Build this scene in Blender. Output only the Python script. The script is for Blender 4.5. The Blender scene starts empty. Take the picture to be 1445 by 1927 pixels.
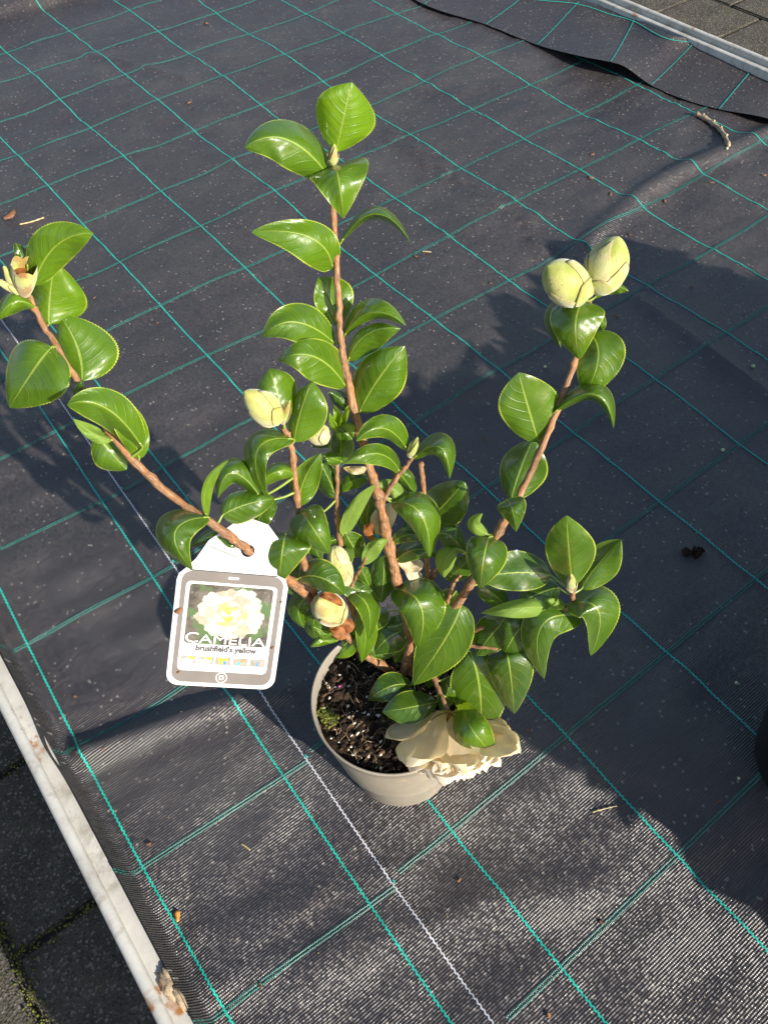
import bpy, bmesh, math, random
import numpy as np
from mathutils import Vector, Matrix
random.seed(7)
rng = np.random.default_rng(7)
scene = bpy.context.scene
COL = scene.collection

# ------------------------------------------------------------------ camera
FPX = 1560.0                      # focal length in pixels of the 1445 x 1927 photograph
CX, CY = 722.5, 963.5
CAM = np.array([-0.1741, -0.2610, 0.8353])
R0 = np.array([[0.7972041539, -0.6025123058, -0.0380060305],
               [-0.4983107136, -0.6211791311, -0.6048329685],
               [0.3408107535, 0.5011141672, -0.7954449207]])
FH = np.array([0.5624, 0.8269, 0.0])
cam = bpy.data.objects.new('camera', bpy.data.cameras.new('camera'))
COL.objects.link(cam)
cam.data.sensor_fit = 'HORIZONTAL'
cam.data.sensor_width = 36.0
cam.data.lens = 36.0 * FPX / 1445.0
cam.data.clip_start = 0.02
cam.data.clip_end = 100.0
M = Matrix.Identity(4)
for i in range(3):
    M[i][0] = R0[0][i]; M[i][1] = -R0[1][i]; M[i][2] = -R0[2][i]; M[i][3] = CAM[i]
cam.matrix_world = M
scene.camera = cam

# ------------------------------------------------------------------ light
SUN_EL, SHADOW_AZ = 25.0, 101.0
w = bpy.data.worlds.new('World'); scene.world = w; w.use_nodes = True
nt = w.node_tree; nt.nodes.clear()
sky = nt.nodes.new('ShaderNodeTexSky'); sky.sky_type = 'NISHITA'; sky.sun_disc = False
sky.sun_elevation = math.radians(SUN_EL)
sx, sy = -math.cos(math.radians(SHADOW_AZ)), -math.sin(math.radians(SHADOW_AZ))
sky.sun_rotation = math.atan2(sx, sy)
sky.altitude = 50; sky.air_density = 1.0; sky.dust_density = 1.2
bg = nt.nodes.new('ShaderNodeBackground'); bg.inputs[1].default_value = 0.085
wo = nt.nodes.new('ShaderNodeOutputWorld')
nt.links.new(sky.outputs[0], bg.inputs[0]); nt.links.new(bg.outputs[0], wo.inputs[0])
sl = bpy.data.lights.new('sun', 'SUN'); sl.energy = 4.6; sl.angle = math.radians(0.53); sl.color = (1.0, 0.93, 0.82)
sun = bpy.data.objects.new('sun', sl); COL.objects.link(sun)
e = math.radians(SUN_EL)
TOSUN = Vector((sx * math.cos(e), sy * math.cos(e), math.sin(e)))
sun.rotation_euler = TOSUN.to_track_quat('Z', 'Y').to_euler()
scene.view_settings.view_transform = 'Standard'
scene.view_settings.look = 'None'
scene.view_settings.exposure = 0.9
scene.view_settings.gamma = 1.0
scene.render.engine = 'CYCLES'

# ------------------------------------------------------------------ pixels to points
def ray(x, y):
    return R0.T @ np.array([(x - CX) / FPX, (y - CY) / FPX, 1.0])
def gp(x, y, z=0.0):                 # where the sight line meets a horizontal level
    d = ray(x, y); return CAM + d * ((z - CAM[2]) / d[2])
def at(x, y, Fcm):                   # where it meets an upright plane Fcm centimetres behind the pot
    d = ray(x, y); return CAM + d * ((Fcm / 100 - FH @ CAM) / (FH @ d))

# ------------------------------------------------------------------ materials
class NT:
    def __init__(s, name):
        s.m = bpy.data.materials.new(name); s.m.use_nodes = True
        s.t = s.m.node_tree; s.t.nodes.clear()
        s.out = s.n('OutputMaterial')
    def n(s, typ, **kw):
        nd = s.t.nodes.new('ShaderNode' + typ)
        for k, v in kw.items(): setattr(nd, k, v)
        return nd
    def l(s, a, b): s.t.links.new(a, b)
    def put(s, inp, v):
        if isinstance(v, (int, float)): inp.default_value = v
        elif isinstance(v, (tuple, list)):
            inp.default_value = tuple(v) + ((1.0,) if len(v) == 3 and len(inp.default_value) == 4 else ())
        else: s.l(v, inp)
    def math(s, op, a, b=0.0, c=0.0):
        nd = s.n('Math', operation=op)
        for i, v in enumerate((a, b, c)): s.put(nd.inputs[i], v)
        return nd.outputs[0]
    def vm(s, op, a, b=(0, 0, 0)):
        nd = s.n('VectorMath', operation=op); s.put(nd.inputs[0], a)
        s.put(nd.inputs[1] if op != 'SCALE' else nd.inputs[3], b)
        return nd.outputs[0]
    def mix(s, f, a, b):
        nd = s.n('Mix', data_type='RGBA'); s.put(nd.inputs[0], f); s.put(nd.inputs[6], a); s.put(nd.inputs[7], b)
        return nd.outputs[2]
    def ramp(s, v, lo, hi):
        nd = s.n('MapRange', interpolation_type='SMOOTHSTEP'); s.put(nd.inputs[0], v)
        nd.inputs[1].default_value = lo; nd.inputs[2].default_value = hi
        return nd.outputs[0]
    def noise(s, scale, detail=3, rough=.55, vec=None, col=False, dist=0.0):
        nd = s.n('TexNoise'); nd.inputs['Scale'].default_value = scale; nd.inputs['Detail'].default_value = detail
        nd.inputs['Roughness'].default_value = rough; nd.inputs['Distortion'].default_value = dist
        if vec is None: vec = s.coord()
        s.l(vec, nd.inputs['Vector'])
        return nd.outputs['Color' if col else 0]
    def coord(s, k='Object'):
        if not hasattr(s, 'tc'): s.tc = s.n('TexCoord')
        return s.tc.outputs[k]
    def bsdf(s, col, rough=.5, spec=.5, **kw):
        b = s.n('BsdfPrincipled'); s.put(b.inputs['Base Color'], col); s.put(b.inputs['Roughness'], rough)
        s.put(b.inputs['Specular IOR Level'], spec)
        for k, v in kw.items(): s.put(b.inputs[k.replace('_', ' ')], v)
        s.b = b; return b
    def bump(s, h, strength=.3, dist=.002):
        b = s.n('Bump'); b.inputs['Strength'].default_value = strength; b.inputs['Distance'].default_value = dist
        s.l(h, b.inputs['Height']); s.l(b.outputs[0], s.b.inputs['Normal'])
    def done(s, sh=None):
        s.l((sh or s.b).outputs[0], s.out.inputs[0]); return s.m

def mat_simple(name, col, rough=.5, var=.25, scale=60, spec=.5, bump=0, bscale=200, bdist=.001, trans=None):
    t = NT(name); c2 = tuple(min(1, c * (1 - var)) for c in col)
    c = t.mix(t.ramp(t.noise(scale), .3, .7), c2, col)
    t.bsdf(c, rough, spec)
    if bump: t.bump(t.noise(bscale, 4), bump, bdist)
    if trans:
        tr = t.n('BsdfTranslucent'); t.put(tr.inputs[0], trans[1]); mx = t.n('MixShader'); mx.inputs[0].default_value = trans[0]
        t.l(t.b.outputs[0], mx.inputs[1]); t.l(tr.outputs[0], mx.inputs[2]); return t.done(mx)
    return t.done()

def mat_fabric():
    t = NT('woven_polypropylene'); P = t.coord(); sp = t.n('SeparateXYZ'); t.l(P, sp.inputs[0])
    X, Y = sp.outputs[0], sp.outputs[1]
    wob = t.noise(55, 2)
    Yw = t.math('MULTIPLY_ADD', wob, .0011, Y)
    row = t.math('DIVIDE', Yw, .0025); rid = t.math('FLOOR', row)
    rib = t.math('SINE', t.math('MULTIPLY', row, 2 * math.pi))
    colx = t.math('ADD', t.math('DIVIDE', X, .0018), t.math('MULTIPLY', rid, .5))
    crs = t.math('SINE', t.math('MULTIPLY', colx, 2 * math.pi))
    rowh = t.n('TexWhiteNoise', noise_dimensions='1D'); t.l(rid, rowh.inputs['W'])
    cid = t.math('FLOOR', t.math('MULTIPLY_ADD', colx, .75, rowh.outputs[0]))
    cv = t.n('CombineXYZ'); t.l(cid, cv.inputs[0]); t.l(rid, cv.inputs[1])
    wn = t.n('TexWhiteNoise', noise_dimensions='2D'); t.l(cv.outputs[0], wn.inputs['Vector'])
    rs = t.n('SeparateColor'); t.l(wn.outputs['Color'], rs.inputs[0])
    patch = t.ramp(t.noise(9, 3, .6), .3, .75)
    ax = t.math('ADD', t.math('MULTIPLY', crs, .34), t.math('MULTIPLY', t.math('SUBTRACT', rs.outputs[0], .5), .38))
    ay = t.math('ADD', t.math('MULTIPLY', rib, t.math('MULTIPLY_ADD', patch, .42, .36)), t.math('MULTIPLY', t.math('SUBTRACT', rs.outputs[1], .5), .42))
    off = t.n('CombineXYZ'); t.l(ax, off.inputs[0]); t.l(ay, off.inputs[1])
    geo = t.n('NewGeometry')
    N = t.vm('NORMALIZE', t.vm('ADD', geo.outputs['Normal'], off.outputs[0]))
    dust = t.ramp(t.noise(5, 4, .65), .42, .8)
    base = t.mix(dust, (.046, .039, .040), (.080, .069, .064))
    speck = t.math('GREATER_THAN', rs.outputs[2], .990)
    base = t.mix(speck, base, (.24, .215, .19))
    fx = t.math('SUBTRACT', t.math('FRACT', colx), .5); fy = t.math('SUBTRACT', t.math('FRACT', row), .5)
    gap = t.math('LESS_THAN', t.math('ADD', t.math('MULTIPLY', fx, t.math('MULTIPLY', fx, 7.0)), t.math('MULTIPLY', fy, t.math('MULTIPLY', fy, 9.0))), t.math('MULTIPLY_ADD', patch, .30, .22))
    base = t.mix(gap, base, (.022, .020, .022))
    b = t.bsdf(base, t.math('MULTIPLY_ADD', rs.outputs[2], .16, .34), .75)
    t.l(N, b.inputs['Normal'])
    return t.done()

def mat_leaf():
    t = NT('camellia_leaf'); uv = t.n('UVMap'); sp = t.n('SeparateXYZ'); t.l(uv.outputs[0], sp.inputs[0])
    U, V = sp.outputs[0], sp.outputs[1]
    av = t.math('ABSOLUTE', t.math('MULTIPLY_ADD', V, 2.0, -1.0))
    oi = t.n('ObjectInfo'); oc = t.n('SeparateColor'); t.l(oi.outputs['Color'], oc.inputs[0])
    age, yel = oc.outputs[0], oc.outputs[1]
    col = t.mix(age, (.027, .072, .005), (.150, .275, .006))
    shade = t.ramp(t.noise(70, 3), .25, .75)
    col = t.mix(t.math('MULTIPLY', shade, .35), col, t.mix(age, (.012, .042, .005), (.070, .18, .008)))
    # veins
    side = t.math('MULTIPLY_ADD', V, 60.0, 0.0)
    wv = t.math('MULTIPLY_ADD', t.noise(45, 2), .5, 0)
    ph = t.math('ADD', t.math('SUBTRACT', t.math('MULTIPLY', U, 7.5), t.math('MULTIPLY', t.math('POWER', av, 1.3), 2.0)), wv)
    ph = t.math('ADD', ph, t.math('MULTIPLY', t.math('GREATER_THAN', V, .5), .45))
    fr = t.math('ABSOLUTE', t.math('SUBTRACT', t.math('FRACT', ph), .5))
    vein = t.math('SUBTRACT', 1.0, t.ramp(fr, .015, .075))
    vein = t.math('MULTIPLY', vein, t.math('SUBTRACT', 1.0, t.ramp(av, .6, .9)))
    ret = t.n('TexVoronoi', feature='DISTANCE_TO_EDGE'); ret.inputs['Scale'].default_value = 420; t.l(t.coord(), ret.inputs[0])
    col = t.mix(t.math('MULTIPLY', vein, .32), col, (.13, .26, .045))
    wmid = t.math('MULTIPLY_ADD', U, -.03, .055)
    mid = t.math('SUBTRACT', 1.0, t.ramp(t.math('DIVIDE', av, wmid), .55, 1.1))
    col = t.mix(t.math('MULTIPLY', mid, .85), col, (.30, .40, .06))
    edge = t.math('GREATER_THAN', av, .955)
    col = t.mix(t.math('MULTIPLY', edge, t.ramp(t.noise(60, 2), .25, .6)), col, (.42, .50, .06))
    spot = t.math('MULTIPLY', t.ramp(t.noise(210, 2), .70, .76), .35)
    col = t.mix(spot, col, (.20, .23, .12))
    # sun-bleached brownish stains on some leaves
    st = t.math('MULTIPLY', t.ramp(t.noise(38, 3), .58, .75), yel)
    col = t.mix(st, col, (.20, .12, .02))
    geo = t.n('NewGeometry')
    ucol = t.mix(t.math('MULTIPLY', mid, .8), t.mix(age, (.10, .17, .035), (.20, .32, .05)), (.34, .42, .10))
    col = t.mix(geo.outputs['Backfacing'], col, ucol)
    rough = t.math('ADD', t.math('MULTIPLY', geo.outputs['Backfacing'], .2), t.math('MULTIPLY_ADD', t.noise(120, 3), .16, .30))
    b = t.bsdf(col, rough, .5, Coat_Weight=t.math('MULTIPLY_ADD', geo.outputs['Backfacing'], -.8, .8), Coat_Roughness=.10)
    h = t.math('ADD', t.math('MULTIPLY', vein, -.6), t.math('MULTIPLY_ADD', ret.outputs[0], .35, t.math('MULTIPLY_ADD', mid, -.6, t.math('MULTIPLY', t.math('COSINE', t.math('MULTIPLY', ph, 2 * math.pi)), -.22))))
    t.bump(t.math('ADD', h, t.math('MULTIPLY', t.noise(95, 3), 1.6)), .42, .0008)
    tr = t.n('BsdfTranslucent'); t.put(tr.inputs[0], t.mix(t.math('MULTIPLY', mid, .5), t.mix(age, (.13, .27, .010), (.48, .68, .02)), (.5, .6, .1)))
    mx = t.n('MixShader'); t.put(mx.inputs[0], t.math('MULTIPLY_ADD', age, .22, .14))
    t.l(b.outputs[0], mx.inputs[1]); t.l(tr.outputs[0], mx.inputs[2])
    return t.done(mx)

def mat_petal():
    t = NT('camellia_petal'); uv = t.n('UVMap'); sp = t.n('SeparateXYZ'); t.l(uv.outputs[0], sp.inputs[0])
    U = sp.outputs[0]
    oi = t.n('ObjectInfo'); oc = t.n('SeparateColor'); t.l(oi.outputs['Color'], oc.inputs[0])
    col = t.mix(t.ramp(t.noise(60, 3), .35, .7), (.80, .66, .42), (.86, .77, .58))
    col = t.mix(oc.outputs[2], col, (.88, .85, .76))
    col = t.mix(t.math('MULTIPLY', t.math('SUBTRACT', 1.0, t.ramp(U, .05, .75)), oc.outputs[0]), col, (.62, .44, .10))
    col = t.mix(t.math('MULTIPLY', t.ramp(t.noise(150, 3), .62, .72), oc.outputs[1]), col, (.42, .24, .08))
    t.bsdf(col, .5, .35); t.bump(t.noise(140, 3), .2, .001)
    tr = t.n('BsdfTranslucent'); t.put(tr.inputs[0], (.90, .74, .40)); mx = t.n('MixShader'); mx.inputs[0].default_value = .42
    t.l(t.b.outputs[0], mx.inputs[1]); t.l(tr.outputs[0], mx.inputs[2]); return t.done(mx)

def mat_bark():
    t = NT('camellia_bark'); n1 = t.noise(90, 4, .6)
    uv = t.n('UVMap'); sp = t.n('SeparateXYZ'); t.l(uv.outputs[0], sp.inputs[0]); an = t.math('MULTIPLY', sp.outputs[0], 2 * math.pi)
    cv = t.n('CombineXYZ'); t.l(t.math('COSINE', an), cv.inputs[0]); t.l(t.math('SINE', an), cv.inputs[1]); t.l(t.math('MULTIPLY', sp.outputs[1], 45.0), cv.inputs[2])
    n2 = t.noise(4.5, 5, .65, cv.outputs[0])
    c = t.mix(t.ramp(n1, .3, .7), (.17, .080, .036), (.35, .155, .058))
    c = t.mix(t.math('MULTIPLY', t.ramp(n2, .48, .66), .75), c, (.44, .34, .24))
    c = t.mix(t.math('MULTIPLY', t.ramp(n2, .48, .30), .7), c, (.10, .05, .025))
    t.bsdf(c, .55, .35); t.bump(n2, .5, .001); return t.done()

def mat_bud():
    t = NT('bud_scale'); oi = t.n('ObjectInfo'); oc = t.n('SeparateColor'); t.l(oi.outputs['Color'], oc.inputs[0])
    uv = t.n('UVMap'); sp = t.n('SeparateXYZ'); t.l(uv.outputs[0], sp.inputs[0])
    c = t.mix(t.ramp(t.noise(70, 3), .3, .7), (.27, .32, .055), (.46, .46, .15))
    c = t.mix(oc.outputs[2], c, t.mix(t.ramp(t.noise(120, 3), .35, .65), (.40, .43, .13), (.56, .53, .27)))
    c = t.mix(t.math('MULTIPLY', oc.outputs[0], t.ramp(t.noise(110, 3), .45, .62)), c, (.30, .11, .03))
    c = t.mix(oc.outputs[1], c, (.60, .50, .30))
    c = t.mix(t.math('MULTIPLY', t.ramp(sp.outputs[0], .86, .99), .55), c, (.20, .11, .035))
    c = t.mix(t.math('MULTIPLY', t.ramp(t.noise(350, 2), .62, .72), .55), c, (.20, .13, .04))
    st = t.noise(900, 3)
    t.bsdf(c, .5, .35, Sheen_Weight=.45); t.bump(st, .35, .0007)
    return t.done()

def mat_paving():
    t = NT('paving_concrete'); n = t.noise(9, 5, .65)
    vo = t.n('TexVoronoi'); vo.inputs['Scale'].default_value = 260; t.l(t.coord(), vo.inputs[0])
    vs = t.n('SeparateColor'); t.l(vo.outputs['Color'], vs.inputs[0])
    c = t.mix(t.ramp(n, .3, .7), (.052, .045, .034), (.098, .086, .066))
    c = t.mix(t.math('MULTIPLY', t.ramp(vs.outputs[0], .75, 1.0), .7), c, (.26, .235, .20))
    c = t.mix(t.math('MULTIPLY', t.ramp(vs.outputs[1], .6, 1.0), .6), c, (.03, .028, .026))
    c = t.mix(t.math('MULTIPLY', t.ramp(t.noise(14, 5, .7), .55, .72), .55), c, (.075, .085, .02))
    t.bsdf(c, .85, .3); t.bump(t.math('ADD', vo.outputs[0], t.noise(300, 4)), .6, .003); return t.done()

def mat_rail():
    t = NT('painted_metal'); n = t.noise(25, 4, .6); n2 = t.noise(120, 3)
    c = t.mix(t.ramp(n, .3, .7), (.46, .445, .40), (.58, .565, .52))
    c = t.mix(t.math('MULTIPLY', t.ramp(t.noise(45, 5, .7), .50, .68), .6), c, (.27, .24, .19))
    rust = t.math('MULTIPLY', t.ramp(t.noise(16, 3, .6), .60, .66), t.ramp(t.noise(90, 3), .42, .55))
    c = t.mix(rust, c, (.36, .15, .04))
    t.bsdf(c, .42, .4); t.bump(n2, .25, .0008); return t.done()

def mat_soil():
    t = NT('potting_soil'); n = t.noise(160, 5, .7)
    c = t.mix(t.ramp(n, .3, .7), (.008, .006, .004), (.05, .030, .019))
    c = t.mix(t.math('MULTIPLY', t.ramp(t.noise(40, 3), .5, .7), .5), c, (.09, .055, .03))
    t.bsdf(c, .9, .25); t.bump(n, .9, .004); return t.done()

def mat_potgrey():
    t = NT('taupe_plastic'); n = t.noise(30, 4, .6)
    c = t.mix(t.ramp(n, .35, .7), (.25, .222, .178), (.30, .268, .215))
    c = t.mix(t.math('MULTIPLY', t.ramp(t.noise(70, 5, .75), .56, .70), .6), c, (.40, .32, .22))
    t.bsdf(c, .5, .4); t.bump(t.noise(60, 3), .08, .002); return t.done()

def mat_tagphoto():
    t = NT('printed_foliage_photo'); n = t.noise(90, 3, .6)
    c = t.mix(t.ramp(n, .35, .65), (.06, .05, .04), (.15, .13, .105))
    c = t.mix(t.ramp(t.noise(55, 2), .52, .62), c, (.085, .14, .05))
    c = t.mix(t.math('MULTIPLY', t.ramp(t.noise(260, 2), .62, .7), .6), c, (.26, .25, .21))
    t.bsdf(c, .3, .45); return t.done()

MAT = dict(
    fabric=mat_fabric(), leaf=mat_leaf(), petal=mat_petal(), bark=mat_bark(), bud=mat_bud(), paving=mat_paving(),
    rail=mat_rail(), soil=mat_soil(), pot=mat_potgrey(), photo=mat_tagphoto(),
    teal=mat_simple('teal_thread', (.03, .50, .40), .34, .35, 300),
    tealdim=mat_simple('teal_weft', (.035, .25, .21), .42, .45, 260),
    white_thread=mat_simple('white_thread', (.62, .63, .68), .5, .3, 300),
    blackpot=mat_simple('black_plastic', (.012, .012, .012), .45, .3, 60),
    tag=mat_simple('white_card', (.66, .66, .645), .32, .03, 40),
    tagtext=mat_simple('white_ink', (.86, .85, .83), .35, .03, 40),
    taggrey=mat_simple('grey_print', (.19, .168, .152), .30, .12, 50),
    ink=mat_simple('grey_ink', (.05, .045, .045), .4, .1, 50),
    tagcream=mat_simple('cream_print', (.58, .42, .16), .35, .25, 160),
    tagpale=mat_simple('shaded_petal_print', (.40, .36, .27), .35, .2, 200),
    tagwhite=mat_simple('pale_petal_print', (.50, .47, .38), .35, .08, 160),
    yellow=mat_simple('yellow_print', (.75, .58, .05), .4, .1, 90),
    cyan=mat_simple('cyan_print', (.10, .45, .52), .4, .1, 90),
    orange=mat_simple('orange_print', (.55, .25, .05), .4, .1, 90),
    blue=mat_simple('blue_print', (.08, .24, .60), .4, .1, 90),
    brown=mat_simple('dry_bark', (.24, .11, .05), .7, .5, 180, bump=.5, bscale=700, bdist=.0008),
    straw=mat_simple('dry_straw', (.56, .42, .22), .6, .3, 200),
    twig=mat_simple('pale_twig_bark', (.50, .38, .24), .7, .45, 140, bump=.6, bscale=400, bdist=.001),
    perlite=mat_simple('perlite', (.74, .68, .56), .8, .2, 300),
    root=mat_simple('dry_root', (.36, .25, .14), .7, .5, 200),
    moss=mat_simple('moss', (.13, .15, .012), .8, .5, 260),
    magenta=mat_simple('magenta_petal', (.45, .05, .32), .5, .2, 90),
    sepal=mat_simple('brown_sepal', (.34, .12, .03), .7, .55, 160, bump=.3, bscale=200, trans=(.2, (.6, .2, .03))),
    stamen=mat_simple('yellow_stamen', (.75, .50, .04), .6, .3, 200),
    seed=mat_simple('pale_green_fertiliser', (.50, .62, .38), .5, .2, 200),
    crumb=mat_simple('brown_bark_crumb', (.14, .075, .035), .85, .6, 150, bump=.6, bscale=500, bdist=.001),
    dark=mat_simple('dark_gap', (.006, .006, .006), .9, .1, 10),
)

# ------------------------------------------------------------------ object helpers
def mesh_obj(name, verts, faces, mat, parent=None, smooth=True, uvs=None, edges=()):
    me = bpy.data.meshes.new(name)
    me.from_pydata([tuple(map(float, v)) for v in verts], list(edges), [tuple(map(int, f)) for f in faces])
    if uvs is not None:
        ul = me.uv_layers.new(name='UVMap'); li = np.empty(len(me.loops), int); me.loops.foreach_get('vertex_index', li)
        ul.data.foreach_set('uv', np.asarray(uvs, float)[li].ravel())
    if smooth: me.polygons.foreach_set('use_smooth', [True] * len(me.polygons))
    for m in (mat if isinstance(mat, (list, tuple)) else [mat]):
        if m: me.materials.append(MAT[m])
    me.update()
    o = bpy.data.objects.new(name, me); COL.objects.link(o)
    if parent: o.parent = parent; o.matrix_parent_inverse = parent.matrix_world.inverted()
    return o
def empty(name, loc=(0, 0, 0)):
    o = bpy.data.objects.new(name, None); COL.objects.link(o); o.location = loc; o.empty_display_size = .02
    o.matrix_world = Matrix.Translation(Vector(tuple(map(float, loc)))); return o
def tag(o, label=None, cat=None, group=None, kind=None):
    if label: o['label'] = label
    if cat: o['category'] = cat
    if group: o['group'] = group
    if kind: o['kind'] = kind
    return o
class MB:
    def __init__(s): s.v = []; s.f = []
    def add(s, v, f):
        k = len(s.v); s.v += [tuple(p) for p in v]; s.f += [tuple(i + k for i in q) for q in f]; return s
    def tube(s, pts, rad, n=8, cap=True):
        pts = np.asarray(pts, float); rad = np.broadcast_to(np.asarray(rad, float), (len(pts),))
        tg = np.gradient(pts, axis=0); tg /= np.linalg.norm(tg, axis=1)[:, None] + 1e-12
        a = np.cross(tg[0], [0.3, 0.2, 1.0]); a /= np.linalg.norm(a) + 1e-12; v = []
        for p, t, r in zip(pts, tg, rad):
            a = a - t * (a @ t); a /= np.linalg.norm(a) + 1e-12; b = np.cross(t, a)
            for k in range(n):
                an = 2 * math.pi * k / n; v.append(p + r * (math.cos(an) * a + math.sin(an) * b))
        f = [(i * n + k, i * n + (k + 1) % n, (i + 1) * n + (k + 1) % n, (i + 1) * n + k) for i in range(len(pts) - 1) for k in range(n)]
        if cap: f += [tuple(range(n))[::-1], tuple((len(pts) - 1) * n + k for k in range(n))]
        return s.add(v, f)
    def box(s, c, d, rz=0.0):
        c = np.asarray(c); ca, sa = math.cos(rz), math.sin(rz); v = []
        for z in (-1, 1):
            for x, y in ((-1, -1), (1, -1), (1, 1), (-1, 1)):
                x_, y_ = x * d[0] / 2, y * d[1] / 2
                v.append(c + np.array([x_ * ca - y_ * sa, x_ * sa + y_ * ca, z * d[2] / 2]))
        return s.add(v, [(3, 2, 1, 0), (4, 5, 6, 7), (0, 1, 5, 4), (1, 2, 6, 5), (2, 3, 7, 6), (3, 0, 4, 7)])
    def blob(s, c, r, seed=0, n=(6, 4), jit=.25):
        rr = np.random.default_rng(seed); c = np.asarray(c, float); r = np.broadcast_to(r, (3,)); v = [c + [0, 0, r[2]]]; a, b = n
        for i in range(1, b):
            th = math.pi * i / b
            for k in range(a):
                ph = 2 * math.pi * k / a; q = 1 + jit * (rr.random() - .5) * 2
                v.append(c + r * q * np.array([math.sin(th) * math.cos(ph), math.sin(th) * math.sin(ph), math.cos(th)]))
        v.append(c - [0, 0, r[2]]); L = len(v) - 1
        f = [(0, 1 + k, 1 + (k + 1) % a) for k in range(a)]
        for i in range(b - 2):
            f += [(1 + i * a + k, 1 + (i + 1) * a + k, 1 + (i + 1) * a + (k + 1) % a, 1 + i * a + (k + 1) % a) for k in range(a)]
        f += [(L, L - a + (k + 1) % a, L - a + k) for k in range(a)]
        return s.add(v, f)
    def build(s, name, mat, parent=None, smooth=True): return mesh_obj(name, s.v, s.f, mat, parent, smooth)
def grid_faces(nu, nv):
    return [(i * nv + j, i * nv + j + 1, (i + 1) * nv + j + 1, (i + 1) * nv + j) for i in range(nu - 1) for j in range(nv - 1)]
def spline(pts, n):
    pts = np.asarray(pts, float); m = len(pts); P = np.vstack([2 * pts[0] - pts[1], pts, 2 * pts[-1] - pts[-2]]); out = []
    for s in np.linspace(0, m - 1, n):
        i = min(int(s), m - 2); t = s - i; a, b, c, d = P[i:i + 4]
        out.append(.5 * ((2 * b) + (c - a) * t + (2 * a - 5 * b + 4 * c - d) * t * t + (3 * b - a - 3 * c + d) * t ** 3))
    return np.array(out)

# ------------------------------------------------------------------ paving far below the bench
GZ = -0.62
pav = mesh_obj('paving', [(-4, -4, GZ - .012), (8, -4, GZ - .012), (8, 9, GZ - .012), (-4, 9, GZ - .012)], [(0, 1, 2, 3)], 'paving', smooth=False)
tag(pav, 'concrete paving with mossy joints under the bench', kind='structure')
def paver_mesh():
    bm = bmesh.new(); bmesh.ops.create_cube(bm, size=1.0)
    for v in bm.verts: v.co.x *= .292; v.co.y *= .292; v.co.z = v.co.z * .05 - .025
    bmesh.ops.bevel(bm, geom=[e_ for e_ in bm.edges], offset=.005, segments=2, affect='EDGES')
    me = bpy.data.meshes.new('paver'); bm.to_mesh(me); bm.free(); me.materials.append(MAT['paving']); return me
pm = paver_mesh()
PX0, PY0 = -0.548, 0.312
def add_paver(i, j):
    o = bpy.data.objects.new('paver', pm); COL.objects.link(o)
    o.location = (PX0 + .3 * i + .15, PY0 + .3 * j + .15 + .15 * (i % 2), GZ + .004 * (random.random() - .5))
    o.rotation_euler = (.01 * (random.random() - .5), .01 * (random.random() - .5), .01 * (random.random() - .5)); o.parent = pav
for i in range(-7, 2):
    for j in range(-4, 10): add_paver(i, j)
for i in range(5, 13):
    for j in range(0, 10): add_paver(i, j)
for i in range(-1, 5):
    for j in range(6, 12): add_paver(i, j)
mb = MB()                                                  # moss tufts along the joints
for k in range(12000):
    i = random.randint(-2, 1); j = random.randint(-3, 5)
    if random.random() < .5: x = PX0 + .3 * i + random.gauss(0, .007); y = PY0 + random.uniform(-.5, 1.2)
    else:
        x = PX0 + .3 * i + random.uniform(0, .3); y = PY0 + .3 * j + .15 * (i % 2) + random.gauss(0, .008)
    r = random.uniform(.0008, .0024); mb.blob((x, y, GZ + r * .1), (r, r, r * 1.2), k, (5, 3), .5)
tag(mb.build('joint_moss', 'moss'), 'yellow-green moss growing in the paving joints', 'moss', kind='stuff')

# ------------------------------------------------------------------ bench tray with raised rims
bench = empty('bench_tray', (.56, .7, -.6)); tag(bench, 'white painted metal bench tray with raised rims holding the black fabric', 'bench')
YA, YB = -1.0, 2.16
def extrude_y(name, prof, mat, y0=YA, y1=YB, ny=2):
    n = len(prof); ys = np.linspace(y0, y1, ny); v = [(p[0], y, p[1]) for y in ys for p in prof]
    return mesh_obj(name, v, [(i * n + k, i * n + k + 1, (i + 1) * n + k + 1, (i + 1) * n + k) for i in range(ny - 1) for k in range(n - 1)], mat, bench)
def rim(sgn, x0):
    led = [(x0, -.01), (x0, .028), (x0 + sgn * .0012, .030), (x0 + sgn * .0145, .030)]
    cx, cz, r = x0 + sgn * .0185, .0375, .0058
    bead = [(x0 + sgn * .0140, .0295)] + [(cx - sgn * r * math.cos(a), cz + r * math.sin(a)) for a in np.linspace(-.3, math.pi, 12)] + [(cx + sgn * r, -.035)]
    if sgn < 0: led = led[::-1]; bead = bead[::-1]
    extrude_y('rim_ledge', led, 'rail'); extrude_y('rim_bead', bead, 'rail')
    mb = MB(); mb.box((cx + sgn * .003, (YA + YB) / 2, -.295), (.004, YB - YA, .56)); mb.build('added_shade_panel', 'rail', bench, False)  # tall panel added to stop sunlight passing under the bench
rim(-1, -.2775); rim(1, 1.424)
mb = MB(); mb.box((.573, (YA + YB) / 2, -.018), (1.695, YB - YA - .02, .012)); mb.build('tray_bottom', 'rail', bench, False)
for x in (-.22, 1.36):
    for y in (-.7, 1.8):
        mb = MB(); mb.box((x, y, (GZ - .024) / 2), (.04, .04, -GZ - .024)); mb.build('leg', 'rail', bench, False)

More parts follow.
